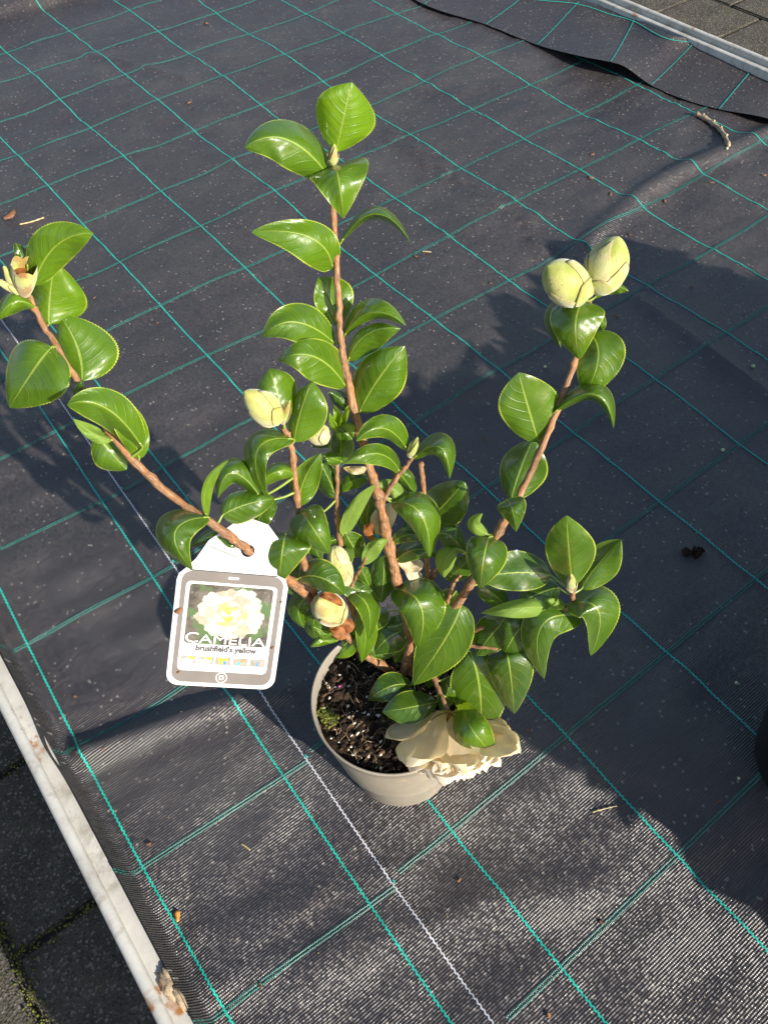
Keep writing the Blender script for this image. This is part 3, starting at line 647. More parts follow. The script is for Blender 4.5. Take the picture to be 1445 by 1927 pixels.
# base x y F | middle x y F | tip x y F | half widths left right (px) | edge depth left right (cm) | widest | age | stain | underside
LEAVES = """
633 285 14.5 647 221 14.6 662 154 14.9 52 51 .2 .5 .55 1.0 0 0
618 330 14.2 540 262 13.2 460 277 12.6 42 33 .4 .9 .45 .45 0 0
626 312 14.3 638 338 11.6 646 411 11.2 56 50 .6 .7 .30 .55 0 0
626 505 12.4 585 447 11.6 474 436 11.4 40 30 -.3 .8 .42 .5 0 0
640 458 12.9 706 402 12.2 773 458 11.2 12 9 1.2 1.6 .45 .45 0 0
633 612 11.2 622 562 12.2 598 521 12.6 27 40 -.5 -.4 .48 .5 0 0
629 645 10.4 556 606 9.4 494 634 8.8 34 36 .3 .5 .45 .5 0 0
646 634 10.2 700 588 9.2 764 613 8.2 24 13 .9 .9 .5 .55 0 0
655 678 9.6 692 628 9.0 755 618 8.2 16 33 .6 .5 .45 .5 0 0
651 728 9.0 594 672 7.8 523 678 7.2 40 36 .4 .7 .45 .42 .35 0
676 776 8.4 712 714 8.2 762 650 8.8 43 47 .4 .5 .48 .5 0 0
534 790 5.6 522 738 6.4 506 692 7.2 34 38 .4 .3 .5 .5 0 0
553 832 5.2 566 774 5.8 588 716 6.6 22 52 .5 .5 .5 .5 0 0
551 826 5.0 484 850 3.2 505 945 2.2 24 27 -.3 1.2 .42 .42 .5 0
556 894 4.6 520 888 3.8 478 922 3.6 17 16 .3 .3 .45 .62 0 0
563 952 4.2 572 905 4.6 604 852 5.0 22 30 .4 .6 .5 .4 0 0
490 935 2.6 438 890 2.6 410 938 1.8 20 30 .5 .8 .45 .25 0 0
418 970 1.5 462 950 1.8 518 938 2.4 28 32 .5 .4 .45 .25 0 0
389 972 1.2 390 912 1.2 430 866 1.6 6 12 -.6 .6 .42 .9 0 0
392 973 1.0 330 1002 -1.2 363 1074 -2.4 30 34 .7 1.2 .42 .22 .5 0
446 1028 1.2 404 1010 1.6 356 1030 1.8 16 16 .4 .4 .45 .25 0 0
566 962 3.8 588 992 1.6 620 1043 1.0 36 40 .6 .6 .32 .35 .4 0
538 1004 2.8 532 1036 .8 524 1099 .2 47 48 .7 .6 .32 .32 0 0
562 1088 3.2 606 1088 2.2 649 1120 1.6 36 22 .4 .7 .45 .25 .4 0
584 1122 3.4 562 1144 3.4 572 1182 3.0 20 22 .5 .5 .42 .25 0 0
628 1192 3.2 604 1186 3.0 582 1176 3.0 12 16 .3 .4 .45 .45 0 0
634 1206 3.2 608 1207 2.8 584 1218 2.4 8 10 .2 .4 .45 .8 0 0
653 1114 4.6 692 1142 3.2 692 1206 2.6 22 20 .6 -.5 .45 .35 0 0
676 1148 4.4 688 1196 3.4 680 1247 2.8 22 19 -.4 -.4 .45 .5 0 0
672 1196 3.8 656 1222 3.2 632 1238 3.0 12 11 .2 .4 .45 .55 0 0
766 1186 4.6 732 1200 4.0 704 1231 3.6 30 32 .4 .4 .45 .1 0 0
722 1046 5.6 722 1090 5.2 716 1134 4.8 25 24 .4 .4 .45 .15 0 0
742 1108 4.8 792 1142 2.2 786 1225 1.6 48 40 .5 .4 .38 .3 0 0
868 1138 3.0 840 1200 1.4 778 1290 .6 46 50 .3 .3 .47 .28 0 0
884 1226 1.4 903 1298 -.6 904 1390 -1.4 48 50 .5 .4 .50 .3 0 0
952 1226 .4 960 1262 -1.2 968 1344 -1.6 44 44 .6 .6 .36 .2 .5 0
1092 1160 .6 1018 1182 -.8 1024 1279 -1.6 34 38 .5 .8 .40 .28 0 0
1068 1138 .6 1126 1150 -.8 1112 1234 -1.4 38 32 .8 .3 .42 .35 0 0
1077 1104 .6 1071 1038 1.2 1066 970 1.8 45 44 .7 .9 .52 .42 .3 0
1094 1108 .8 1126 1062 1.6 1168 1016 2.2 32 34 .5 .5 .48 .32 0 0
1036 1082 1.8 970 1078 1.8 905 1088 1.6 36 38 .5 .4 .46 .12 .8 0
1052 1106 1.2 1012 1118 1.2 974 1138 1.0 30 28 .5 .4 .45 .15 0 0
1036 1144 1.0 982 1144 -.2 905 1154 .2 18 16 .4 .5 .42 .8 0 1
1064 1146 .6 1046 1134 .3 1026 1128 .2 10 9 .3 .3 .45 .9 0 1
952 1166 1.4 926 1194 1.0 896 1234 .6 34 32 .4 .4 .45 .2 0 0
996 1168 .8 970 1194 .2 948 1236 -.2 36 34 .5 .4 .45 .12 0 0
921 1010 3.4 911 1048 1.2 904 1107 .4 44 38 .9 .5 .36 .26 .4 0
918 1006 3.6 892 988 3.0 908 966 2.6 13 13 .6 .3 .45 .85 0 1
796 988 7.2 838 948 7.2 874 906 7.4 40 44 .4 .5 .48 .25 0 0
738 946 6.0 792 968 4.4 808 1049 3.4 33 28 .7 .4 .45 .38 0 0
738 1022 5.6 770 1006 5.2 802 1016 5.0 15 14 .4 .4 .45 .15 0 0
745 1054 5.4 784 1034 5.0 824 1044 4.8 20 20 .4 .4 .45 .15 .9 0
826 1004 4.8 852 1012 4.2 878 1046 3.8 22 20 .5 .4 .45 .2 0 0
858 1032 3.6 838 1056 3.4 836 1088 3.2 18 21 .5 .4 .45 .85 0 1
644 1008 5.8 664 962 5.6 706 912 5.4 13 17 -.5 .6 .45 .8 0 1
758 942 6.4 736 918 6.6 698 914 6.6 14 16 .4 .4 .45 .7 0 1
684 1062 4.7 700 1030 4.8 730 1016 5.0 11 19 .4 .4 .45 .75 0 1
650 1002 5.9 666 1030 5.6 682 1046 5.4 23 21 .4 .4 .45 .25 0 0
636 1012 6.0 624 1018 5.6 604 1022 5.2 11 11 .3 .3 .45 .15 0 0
633 938 6.5 618 900 6.8 596 860 7.0 22 22 .4 .4 .45 .12 0 0
634 872 7.0 642 838 7.4 632 800 7.6 18 22 .5 -.4 .45 .2 0 0
642 868 6.6 624 862 6.2 606 858 6.0 13 13 .3 .3 .45 .45 0 0
752 888 6.6 712 854 5.4 645 873 4.6 21 20 .5 .5 .45 .42 0 0
766 846 7.2 722 806 6.2 670 830 5.4 18 27 .6 .6 .45 .42 0 0
778 862 6.8 828 842 5.8 846 902 4.8 27 17 .9 .6 .42 .4 0 0
657 772 8.4 640 750 8.8 618 738 9.0 15 15 .4 .4 .45 .12 0 0
672 824 7.8 660 808 7.4 646 796 7.2 11 12 .3 .3 .45 .8 0 1
640 812 7.8 636 786 7.8 628 762 7.8 7 7 -.3 -.3 .45 1.0 0 0
641 812 7.7 648 786 7.6 656 762 7.4 6 6 -.3 -.3 .45 1.0 0 0
640 812 7.8 628 800 7.4 620 776 7.2 7 7 -.3 -.3 .45 .95 0 0
1100 565 11 1084 606 8.8 1090 677 8.2 48 46 .6 .6 .36 .42 .3 0
1092 572 11 1042 592 10.4 1056 654 10.0 16 18 .5 .6 .42 .25 0 0
1110 626 10.2 1126 676 8.6 1096 751 8.0 46 42 .5 .5 .44 .45 0 0
1110 582 10.8 1128 602 10.6 1133 626 10.4 11 11 .3 .3 .45 .35 0 0
1040 778 7.2 1118 742 6.4 1154 806 5.6 22 12 1.0 1.3 .45 .4 0 0
1014 832 6.6 994 766 7.2 976 700 7.8 54 54 -.4 .5 .52 .38 0 0
962 940 5.4 980 882 6.6 1004 826 7.4 36 46 .4 .4 .48 .25 0 0
953 940 4.2 964 958 2.6 971 1001 2.2 26 24 .4 .4 .34 .28 0 0
1118 560 11.2 1152 540 11.2 1183 548 11 7 12 .5 .8 .5 .6 0 0
64 536 10.4 106 462 10.4 176 438 10.0 36 33 .5 .4 .48 .7 0 0
92 610 9.8 94 556 10.6 104 494 11.2 32 58 .3 .8 .5 .75 0 0
154 717 7.4 146 654 9.0 110 590 10.2 38 62 .3 .7 .42 .55 0 0
98 652 8.0 62 698 6.4 18 767 6.0 62 44 -1.0 .4 .44 .5 0 0
268 842 4.0 200 768 3.6 126 762 3.0 34 34 .8 1.0 .45 .5 0 0
148 748 5.0 147 734 4.8 156 713 4.6 8 8 .3 .3 .45 .1 0 0
262 864 4.0 244 802 4.4 212 748 4.8 26 30 .4 .4 .48 .6 0 0
210 828 4.6 176 816 4.4 138 788 4.2 13 13 .4 .4 .45 .85 0 1
180 818 5.2 208 850 4.8 238 884 4.4 24 32 .4 .4 .5 .5 0 0
68 580 10 28 568 9.4 -6 604 9.0 16 16 .4 .5 .5 .7 0 0
52 500 10.8 40 478 11.2 28 456 11.4 10 10 .3 .3 .5 .15 0 0
822 1321 -.2 772 1332 -1.0 719 1340 -.8 28 29 .4 .3 .48 .35 0 0
774 1290 2.0 736 1292 1.2 692 1318 .8 24 24 .4 .4 .48 .1 0 0
852 1272 1.2 842 1304 -.2 828 1337 -.6 19 18 .4 .4 .48 .4 0 0
868 1322 -.4 888 1372 -4.4 930 1421 -5.2 30 34 .4 .4 .48 .5 0 0
780 1300 1.4 766 1312 .8 748 1324 .4 18 18 .3 .3 .48 .1 0 0
800 1180 5.4 770 1210 5.0 742 1248 4.4 26 28 .4 .4 .45 .12 0 0
858 1112 4.4 836 1140 4.2 812 1178 3.8 22 24 .4 .4 .45 .15 0 0
700 1120 5.4 690 1092 5.6 676 1066 5.8 18 22 .4 .4 .45 .2 0 0
602 968 5.2 592 1010 4.8 604 1062 4.4 22 24 .4 .4 .45 .12 0 0
516 940 3.4 492 968 3.2 478 1002 2.8 22 24 .4 .4 .45 .18 0 0
654 1180 4.4 662 1204 4.0 652 1236 3.6 18 20 .4 .4 .45 .2 0 0
860 1180 2.6 880 1196 2.2 908 1206 1.8 22 24 .4 .4 .45 .22 0 0
1040 1150 .9 1010 1176 .6 990 1206 .2 24 22 .4 .4 .45 .15 0 0
780 930 7.6 760 900 7.8 738 880 8.0 18 18 .4 .4 .45 .2 0 0
600 1150 3.6 590 1176 3.2 594 1204 3.0 16 18 .4 .4 .45 .25 0 0
730 1150 4.9 704 1166 4.7 680 1186 4.4 22 22 .4 .4 .45 .12 0 0
612 1080 4.6 640 1060 4.8 664 1030 5.2 20 20 .4 .4 .45 .2 0 0
700 1008 6.6 690 975 7.0 700 938 7.2 18 20 .4 .4 .45 .25 0 0
760 1000 6.6 788 985 6.8 822 984 7.0 18 18 .4 .4 .45 .15 0 0
770 1100 6.2 800 1118 5.8 832 1152 5.6 22 22 .4 .4 .45 .18 0 0
840 1090 5.0 868 1068 5.0 892 1038 5.2 18 20 .4 .4 .45 .2 0 0
820 960 7.4 842 1000 7.0 850 1042 6.8 20 20 .4 .4 .45 .12 0 0
690 900 7.6 664 905 7.8 638 926 7.8 16 16 .4 .4 .45 .3 0 0
560 1040 4.4 540 1075 4.0 552 1122 3.8 22 22 .4 .4 .45 .15 0 0
640 1090 5.0 668 1108 4.6 702 1112 4.6 18 18 .4 .4 .45 .2 0 0
720 1180 4.8 752 1176 4.6 782 1160 4.6 20 20 .4 .4 .45 .12 0 0
900 1100 3.2 930 1120 2.8 958 1148 2.4 22 22 .4 .4 .45 .2 0 0
500 900 4.6 480 880 4.8 464 848 5.0 18 18 .4 .4 .45 .25 0 0
620 840 7.6 606 830 7.8 588 842 8.0 14 14 .4 .4 .45 .3 0 0
696 1200 4.2 716 1222 4.0 742 1232 3.8 18 18 .4 .4 .45 .1 0 0
826 1236 2.8 812 1262 2.2 806 1296 1.6 20 20 .4 .4 .45 .14 0 0
782 1404 -2.2 764 1412 -2.5 744 1416 -2.7 9 9 .2 .2 .48 .5 0 0
"""
for ln in LEAVES.strip().splitlines():
    r = [float(q) for q in ln.split()]
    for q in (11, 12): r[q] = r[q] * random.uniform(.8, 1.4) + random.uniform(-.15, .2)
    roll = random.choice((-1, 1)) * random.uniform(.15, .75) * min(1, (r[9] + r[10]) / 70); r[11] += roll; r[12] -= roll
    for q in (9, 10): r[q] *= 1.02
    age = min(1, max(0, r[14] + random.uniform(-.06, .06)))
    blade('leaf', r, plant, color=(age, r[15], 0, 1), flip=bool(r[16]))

# ------------------------------------------------------------------ camellia: buds
def revolve_patch(b, t, rmax, prof, th0, th1, t0, t1, point=0.0, nu=10, nv=12, off=0.0, up=None):
    ax = t - b; L = np.linalg.norm(ax); ax /= L; a = np.cross(ax, [.2, .5, .8]); a /= np.linalg.norm(a); c = np.cross(ax, a); v = []
    for i in range(nu):
        for j in range(nv):
            s = j / (nv - 1); th = th0 + (th1 - th0) * s; te = t1 - point * (2 * abs(s - .5)) ** 1.6 * (t1 - t0)
            q = t0 + (te - t0) * i / (nu - 1); rr = rmax * prof(q) + off * (.4 + .6 * i / (nu - 1))
            v.append(b + ax * L * q + (a * math.cos(th) + c * math.sin(th)) * rr)
    return v, grid_faces(nu, nv)
def puv(nu, nv): return [(i / (nu - 1), j / (nv - 1)) for i in range(nu) for j in range(nv)]
def budprof(k=.42, blunt=.0):
    return lambda q: max(.02, math.sin(math.pi * min(1, max(0, q)) ** (math.log(.5) / math.log(k))) ** .62) if not blunt else (max(0, 1 - abs((q - k) / (k if q < k else 1 - k)) ** (2.6 if q < k else 2.0)) ** (.6 if q < k else .72) + .012)
def bud(bp, tp, wpx, name='flower_bud', k=.45, scales=6, brown=.2, cream=0.0, blunt=0):
    b = at(*bp); t = at(*tp); rm = .92 * wpx / 2 * np.linalg.norm((b + t) / 2 - CAM) / FPX; pf = budprof(k, blunt)
    v, f_ = revolve_patch(b, t, rm, pf, 0, 2 * math.pi, 0, 1, 0, 30, 25)
    o = mesh_obj(name, v, f_, 'bud', plant); o.color = (brown, cream, 0, 1)
    for s in range(scales):
        th = s * 2.4 + .5; wd = random.uniform(1.5, 2.1); top = .38 + .6 * (s / max(1, scales - 1)) * .95
        v, f_ = revolve_patch(b, t, rm, pf, th - wd / 2, th + wd / 2, .0, min(.96, top), .55, 12, 13, .0011 - .00014 * s)
        c = mesh_obj('bud_scale', v, f_, 'bud', o, uvs=puv(12, 13)); c.color = (min(1, brown + random.uniform(0, .35)), cream * .6, random.random(), 1)
        md = c.modifiers.new('thick', 'SOLIDIFY'); md.thickness = .0003; md.offset = -1
    return o
bud((1098, 560, 11), (1030, 500, 10.6), 80, k=.5, brown=.05, blunt=1)
bud((1120, 552, 11.2), (1164, 444, 12), 80, k=.5, brown=.08, blunt=1)
bud((1104, 560, 10.7), (1142, 488, 10.9), 16, 'leaf_bud', k=.35, scales=3, brown=.1)
bud((527, 792, 5.4), (460, 736, 5.2), 62, k=.42, brown=.15)
bud((531, 797, 5.2), (546, 752, 5.2), 14, 'leaf_bud', k=.35, scales=3, brown=.5)
bud((622, 814, 7.6), (574, 820, 7.4), 44, k=.45, brown=.15, cream=.5, blunt=1)
bud((638, 1160, 3.4), (598, 1130, 2.2), 64, k=.5, brown=.5, cream=.15, blunt=1)
bud((628, 1030, 5.2), (655, 1102, 4.4), 44, k=.5, brown=.45, cream=.55, blunt=1)
bud((625, 312, 14.4), (629, 270, 14.4), 17, 'leaf_bud', k=.4, scales=4, brown=.35)
bud((770, 860, 7), (786, 822, 7), 16, 'leaf_bud', k=.4, scales=4, brown=.15)
bud((1076, 1112, .4), (1074, 1080, .0), 20, 'leaf_bud', k=.4, scales=4, brown=.25)
bud((46, 553, 10.5), (6, 500, 10.2), 22, 'leaf_bud', k=.45, scales=4, brown=.4)
bud((48, 552, 10.4), (-8, 528, 10.0), 18, 'leaf_bud', k=.4, scales=3, brown=.2)
# spent bud: open brown-edged cup
cb, ct = at(46, 556, 10.3), at(45, 492, 10.1)
for s in range(5):
    v, f_ = revolve_patch(cb, ct, .0072, lambda q: .25 + .75 * min(1, q * 1.6) ** .6, s * 1.2566 - .8, s * 1.2566 + .8, 0, .95, .18, 12, 11, .0003 * (s % 2))
    o = mesh_obj('bud_scale', v, f_, 'bud', plant); o.color = (.9 if s % 2 else .6, 0, 0, 1)
v, f_ = revolve_patch(cb, ct, .0066, lambda q: .9 if q < .97 else .9 * (1 - (q - .97) / .03) + .02, 0, 6.2832, .45, .62, 0, 6, 20)
mesh_obj('bud_core', v, f_, 'sepal', plant)
# brown sepals under the pale ball-shaped bud, and beside the opening bud
for row in ((632, 1162, 3.3, 636, 1186, 2.4, 626, 1196, 2.0, 20, 16, .4, .4, .55), (640, 1160, 3.2, 654, 1176, 2.6, 652, 1192, 2.4, 12, 13, .4, .4, .55),
            (600, 1122, 2.0, 622, 1124, 1.6, 645, 1140, 2.0, 9, 8, .5, .5, .5), (702, 1020, 5.9, 694, 1000, 5.8, 698, 984, 5.8, 10, 10, .4, .4, .5)):
    blade('sepal', row, plant, 'sepal', 20, 7, 0, True, False)

# ------------------------------------------------------------------ camellia: flower and loose petals
flower = empty('flower', tuple(at(842, 1338, -1.9))); flower.parent = plant; flower.matrix_parent_inverse = plant.matrix_world.inverted()
FC = at(846, 1340, -1.7); FA = -.66 * FH + np.array([0, 0, -.75]); FA /= np.linalg.norm(FA)
F1 = np.cross(FA, [0, 0, 1.0]); F1 /= np.linalg.norm(F1); F2 = np.cross(FA, F1)
def radial_petal(name, ang, prof_pts, half, nu, nv, ruff, color, squash=1.0, lift=0.0, mat='petal', twist=0.0):
    C_ = spline(prof_pts, 101)[[int(round(100 * math.sin(math.pi / 2 * i / (nu - 1)))) for i in range(nu)]]; sd = random.random() * 6.28; V_ = []; UV = []
    for i in range(nu):
        t = math.sin(math.pi / 2 * i / (nu - 1)); wd = half * (min(1, t / .5) ** .55 if t < .5 else math.sqrt(max(0, 1 - ((t - .5) / .5) ** 3.0)))
        for j in range(nv):
            q = -1 + 2 * j / (nv - 1); th = wd * q
            rad = C_[i][0] * (1 - .04 * q * q * t) * squash; hh = C_[i][1] + lift - .006 * q * q * t
            z = ruff * t * t * (math.sin(q * 5 + sd) + .7 * math.sin(q * 9 + 2 * sd + t * 4)) + ruff * .5 * t * math.sin(t * 8 + sd + q * 2)
            rad += z * .5
            a_ = ang + th + twist * t
            V_.append(FC + FA * (hh + z) + (F1 * math.cos(a_) + F2 * math.sin(a_)) * rad); UV.append((t, .5 + .5 * q))
    o = mesh_obj(name, V_, grid_faces(nu, nv), mat, flower, uvs=UV); o.color = color; return o
OUT = [(0.2, 1.05, .9), (1.1, .95, .9), (1.95, 1.12, .5), (2.85, 1.0, .4), (3.7, 1.15, .6), (4.55, .95, .8), (5.45, 1.1, .9)]
for k, (an, R_, yl) in enumerate(OUT):
    radial_petal('petal', an, [(.003, 0), (.013, .003), (.024 * R_, .013), (.038 * R_, .021), (.056 * R_, .024 + .003 * (k % 2))], random.uniform(.56, .70), 30, 19, .0012, (yl, random.uniform(.2, .5), .12, 1), lift=.0012 * (k % 3))
for k in range(7):
    radial_petal('petal', k * .9 + .5, [(.003, .003), (.011, .008), (.022, .017), (.032, .026), (.043, .030)], random.uniform(.46, .58), 22, 15, .0011, (.5, .2, random.uniform(.3, .7), 1), lift=.001 * (k % 3))
for k in range(74):                                  # ruffled inner petaloids
    q = math.sqrt((k + .5) / 74); b_r = .003 + .021 * q; sp_ = .010 + .016 * q * random.uniform(.6, 1.2); hh = .019 + .012 * (1 - q)
    radial_petal('petaloid', k * 2.4, [(b_r, hh), (b_r + sp_ * .35, hh + .011), (b_r + sp_ * .75, hh + .017), (b_r + sp_ * random.uniform(.8, 1.05), hh + .019 + .005 * random.random())], random.uniform(.34, .5) * (.024 / (b_r + .012)), 14, 11, .0009, (max(0, random.uniform(-.2, .45)), .06, random.uniform(.6, 1), 1), twist=random.uniform(-.3, .3))
mb = MB()
for k in range(46):
    an = random.random() * 6.283; q = random.random() * .020; e1 = F1 * math.cos(an) + F2 * math.sin(an)
    P = [FC + FA * .012 + e1 * q * .5, FC + FA * .024 + e1 * q * .9, FC + FA * random.uniform(.030, .035) + e1 * q * 1.2]; mb.tube(P, [.0003, .0003, .0006], 5); mb.blob(P[2], .0010, k, (5, 4))
mb.build('stamen', 'stamen', flower)
for row in ((726, 1010, 6.2, 724, 980, 6.4, 742, 948, 6.8, 18, 18, .4, .4, .55, .5, .2), (716, 1008, 6.4, 706, 985, 6.6, 716, 956, 6.8, 10, 10, .3, .3, .55, .4, .2),
            (748, 1058, 5.6, 772, 1066, 5.4, 797, 1060, 5.3, 12, 12, .3, .4, .6, .05, .1), (756, 1062, 5.6, 778, 1080, 5.3, 788, 1099, 5.2, 12, 14, .4, .3, .6, .05, .15),
            (646, 880, 7.2, 668, 884, 6.8, 690, 882, 6.6, 7, 9, .2, .3, .5, .9, .9)):
    blade('petal', row, plant, 'petal', 20, 9, 0, True, False, color=(row[14], row[15], 0, 1))

# ------------------------------------------------------------------ plant tag
TL, TR_, BL = at(335, 1068, .1), at(545, 1085, .1), at(311, 1288, -5.2)
U = TR_ - TL; TW = np.linalg.norm(U); U /= TW; V = BL - TL; V -= U * (V @ U); TH = np.linalg.norm(V); V /= TH
Nn = np.cross(V, U); Nn /= np.linalg.norm(Nn)
if Nn @ (CAM - TL) < 0: Nn = -Nn
SHEAR = float((BL - TL) @ U) / TH
ptag = tag(empty('plant_tag', tuple(TL)), 'white hanging plant tag printed with a cream flower and the word CAMELIA', 'plant tag')
def tp(u, v, k=0): return TL + U * (u + SHEAR * v) + V * v + Nn * (k * .00007 + .0009 * (1 - (2 * u / TW - 1) ** 2) * 0)
def rrect(u0, v0, u1, v1, r, n=8):
    P = []
    for (cx, cy, a0) in ((u1 - r, v0 + r, -90), (u1 - r, v1 - r, 0), (u0 + r, v1 - r, 90), (u0 + r, v0 + r, 180)):
        for k in range(n + 1): a = math.radians(a0 + 90 * k / n); P.append((cx + r * math.cos(a), cy + r * math.sin(a)))
    return P
def flat(name, poly, k, mat, holes=(), thick=0.0, parent=None):
    bm = bmesh.new(); loops = [poly] + list(holes); es = []
    for lp in loops:
        vs = [bm.verts.new(tuple(tp(u, v, k))) for u, v in lp]; es += [bm.edges.new((vs[i], vs[(i + 1) % len(vs)])) for i in range(len(vs))]
    bmesh.ops.triangle_fill(bm, use_beauty=True, edges=es, normal=tuple(Nn))
    for f_ in bm.faces:
        f_.normal_update()
        if f_.normal.dot(Vector(tuple(Nn))) < 0: f_.normal_flip()
    me = bpy.data.meshes.new(name); bm.to_mesh(me); bm.free(); me.materials.append(MAT[mat])
    o = bpy.data.objects.new(name, me); COL.objects.link(o); p = parent or ptag; o.parent = p; o.matrix_parent_inverse = p.matrix_world.inverted()
    if thick: md = o.modifiers.new('thick', 'SOLIDIFY'); md.thickness = thick; md.offset = -1
    return o
def inv(px, py):                                    # pixel to tag coordinates
    d = ray(px, py); t = ((TL - CAM) @ Nn) / (d @ Nn); q = CAM + d * t - TL; v = q @ V; return (q @ U - SHEAR * v, v)
BR_ = STEMPTS[2]; sd = (BR_ - TL) @ Nn; kx = int(np.argmax((sd[:-1] * sd[1:] < 0) & (np.arange(len(sd) - 1) > 8)))
_x = BR_[kx] + (BR_[kx + 1] - BR_[kx]) * (sd[kx] / (sd[kx] - sd[kx + 1])) - TL; hole = ((_x @ U) - SHEAR * (_x @ V), _x @ V); hr = .0046; print('HOLE', hole, inv(456, 1026), kx)
body = rrect(0, 0, TW, TH, .0085)
neck_r = inv(505, 985); neck_l = inv(440, 985); sl_ = inv(352, 1050)
card = [(TW, .0085)] + rrect(0, 0, TW, TH, .0085)[9:27] + [(0, .0085), (.001, .004), (.005, 0), (.011, sl_[1]), (.018, (sl_[1] + neck_l[1]) / 2), (neck_l[0], neck_l[1]), ((neck_l[0] + neck_r[0]) / 2, neck_r[1] - .002), (neck_r[0], neck_r[1] + .001), (neck_r[0] + .012, (sl_[1] + neck_r[1]) / 2), (TW - .010, sl_[1]), (TW - .0085, 0), (TW - .0025, .0025)]
hl = [(hole[0] + hr * math.cos(a), hole[1] + hr * math.sin(a)) for a in np.linspace(0, 2 * math.pi, 20)[:-1]]
flat('card', card, 0, 'tag', [hl], .0006)
q0, q1 = inv(396, 1027), inv(446, 1048)
flat('slit', [q0, (q1[0], q1[1]), (q1[0] - .0003, q1[1] + .0007), (q0[0] - .0003, q0[1] + .0007)], 1, 'taggrey'); flat('slit', [q1, (q1[0] + .0006, q1[1] - .0004), (q1[0] + .0012, q1[1] - .0026), (q1[0] + .0004, q1[1] - .0026)], 1, 'taggrey')
flat('grey_border', rrect(.042 * TW, .0012, TW * .958, TH * .968, .0075), 1, 'taggrey')
flat('screen_panel', rrect(.088 * TW, .10 * TH, TW * .908, TH * .866, .0034), 2, 'tag')
p0, p1 = .122 * TW, .121 * TH; p2, p3 = TW * .874, TH * .628
flat('photo_print', rrect(p0, p1, p2, p3, .0025), 3, 'photo')
cxp, cyp = (p0 + p2) / 2 + .001, p1 + (p3 - p1) * .47; RX, RY = (p2 - p0) * .42, (p3 - p1) * .44
def ruff(cx, cy, rx, ry, n, amp, seed):
    rr = np.random.default_rng(seed); k = rr.random(3) * 6
    return [(cx + rx * (1 + amp * math.sin(n * a + k[0]) + amp * .6 * math.sin((n * 2 + 1) * a + k[1])) * math.cos(a), cy + ry * (1 + amp * math.sin(n * a + k[0]) + amp * .5 * math.sin((n + 3) * a + k[2])) * math.sin(a)) for a in np.linspace(0, 2 * math.pi, 70)[:-1]]
pf = flat('printed_flower', ruff(cxp, cyp, RX * .9, RY * .9, 9, .05, 2), 4, 'tagpale')
for ringn, (nr, rr_, sz, mats) in enumerate(((11, .70, .30, ('tagwhite', 'tagwhite', 'tagpale')), (9, .48, .25, ('tagwhite', 'tagpale', 'tagwhite')), (9, .30, .19, ('tagcream', 'tagwhite', 'tagpale')), (8, .15, .14, ('tagcream', 'tagwhite', 'yellow')))):
    for k in range(nr):
        a = 6.2832 * (k + .5 * (ringn % 2)) / nr + random.uniform(-.15, .15); q = rr_ * random.uniform(.92, 1.08)
        flat('printed_petal', ruff(cxp + RX * q * math.cos(a), cyp + RY * q * math.sin(a), RX * sz * random.uniform(.85, 1.15), RY * sz * random.uniform(.85, 1.15), 5, .09, k + 40 * ringn), 5 + ringn * 1.6 + k * .12, mats[k % 3], parent=pf)
def text(s, u, v, size, k, mat, name, fit=None, bold=0.0):
    cu = bpy.data.curves.new(name, 'FONT'); cu.body = s; cu.size = size; cu.resolution_u = 3; cu.fill_mode = 'FRONT'; cu.offset = bold
    to = bpy.data.objects.new(name, cu); COL.objects.link(to); dg = bpy.context.evaluated_depsgraph_get()
    me = bpy.data.meshes.new_from_object(to.evaluated_get(dg)); bpy.data.objects.remove(to)
    x0 = min(q.co.x for q in me.vertices); wdt = max(q.co.x for q in me.vertices) - x0; sx = fit / wdt if fit else 1.0
    for q in me.vertices: q.co = Vector(tuple(tp(u + (q.co.x - x0) * sx, v - q.co.y, k)))
    me.materials.clear(); me.materials.append(MAT[mat]); me.update()
    for pl in me.polygons: pass
    o = bpy.data.objects.new(name, me); COL.objects.link(o); o.parent = ptag; o.matrix_parent_inverse = ptag.matrix_world.inverted()
    return wdt * sx
vb = p3 - .0012
for du, dv in ((.00018, .0002), (-.00012, .00018)):  # grey printed outline behind the white letters
    text('C', p0 + .0006 + du, vb + dv, .0108, 12, 'taggrey', 'lettering_outline', fit=.0088); text('AMELIA', p0 + .0006 + .0088 + .0006 + du, vb + dv, .0090, 12, 'taggrey', 'lettering_outline', fit=p2 - p0 - .0088 - .0024)
wC = text('C', p0 + .0006, vb, .0108, 15, 'tagtext', 'lettering', fit=.0088)
text('AMELIA', p0 + .0006 + wC + .0006, vb, .0090, 15, 'tagtext', 'lettering', fit=p2 - p0 - wC - .0024)
text("brushfield's yellow", p0 + .15 * (p2 - p0), p3 + .0050, .0058, 3, 'ink', 'lettering', fit=.74 * (p2 - p0), bold=.00022)
iv0 = TH * .735; iw = (p2 - p0 + .003) / 5
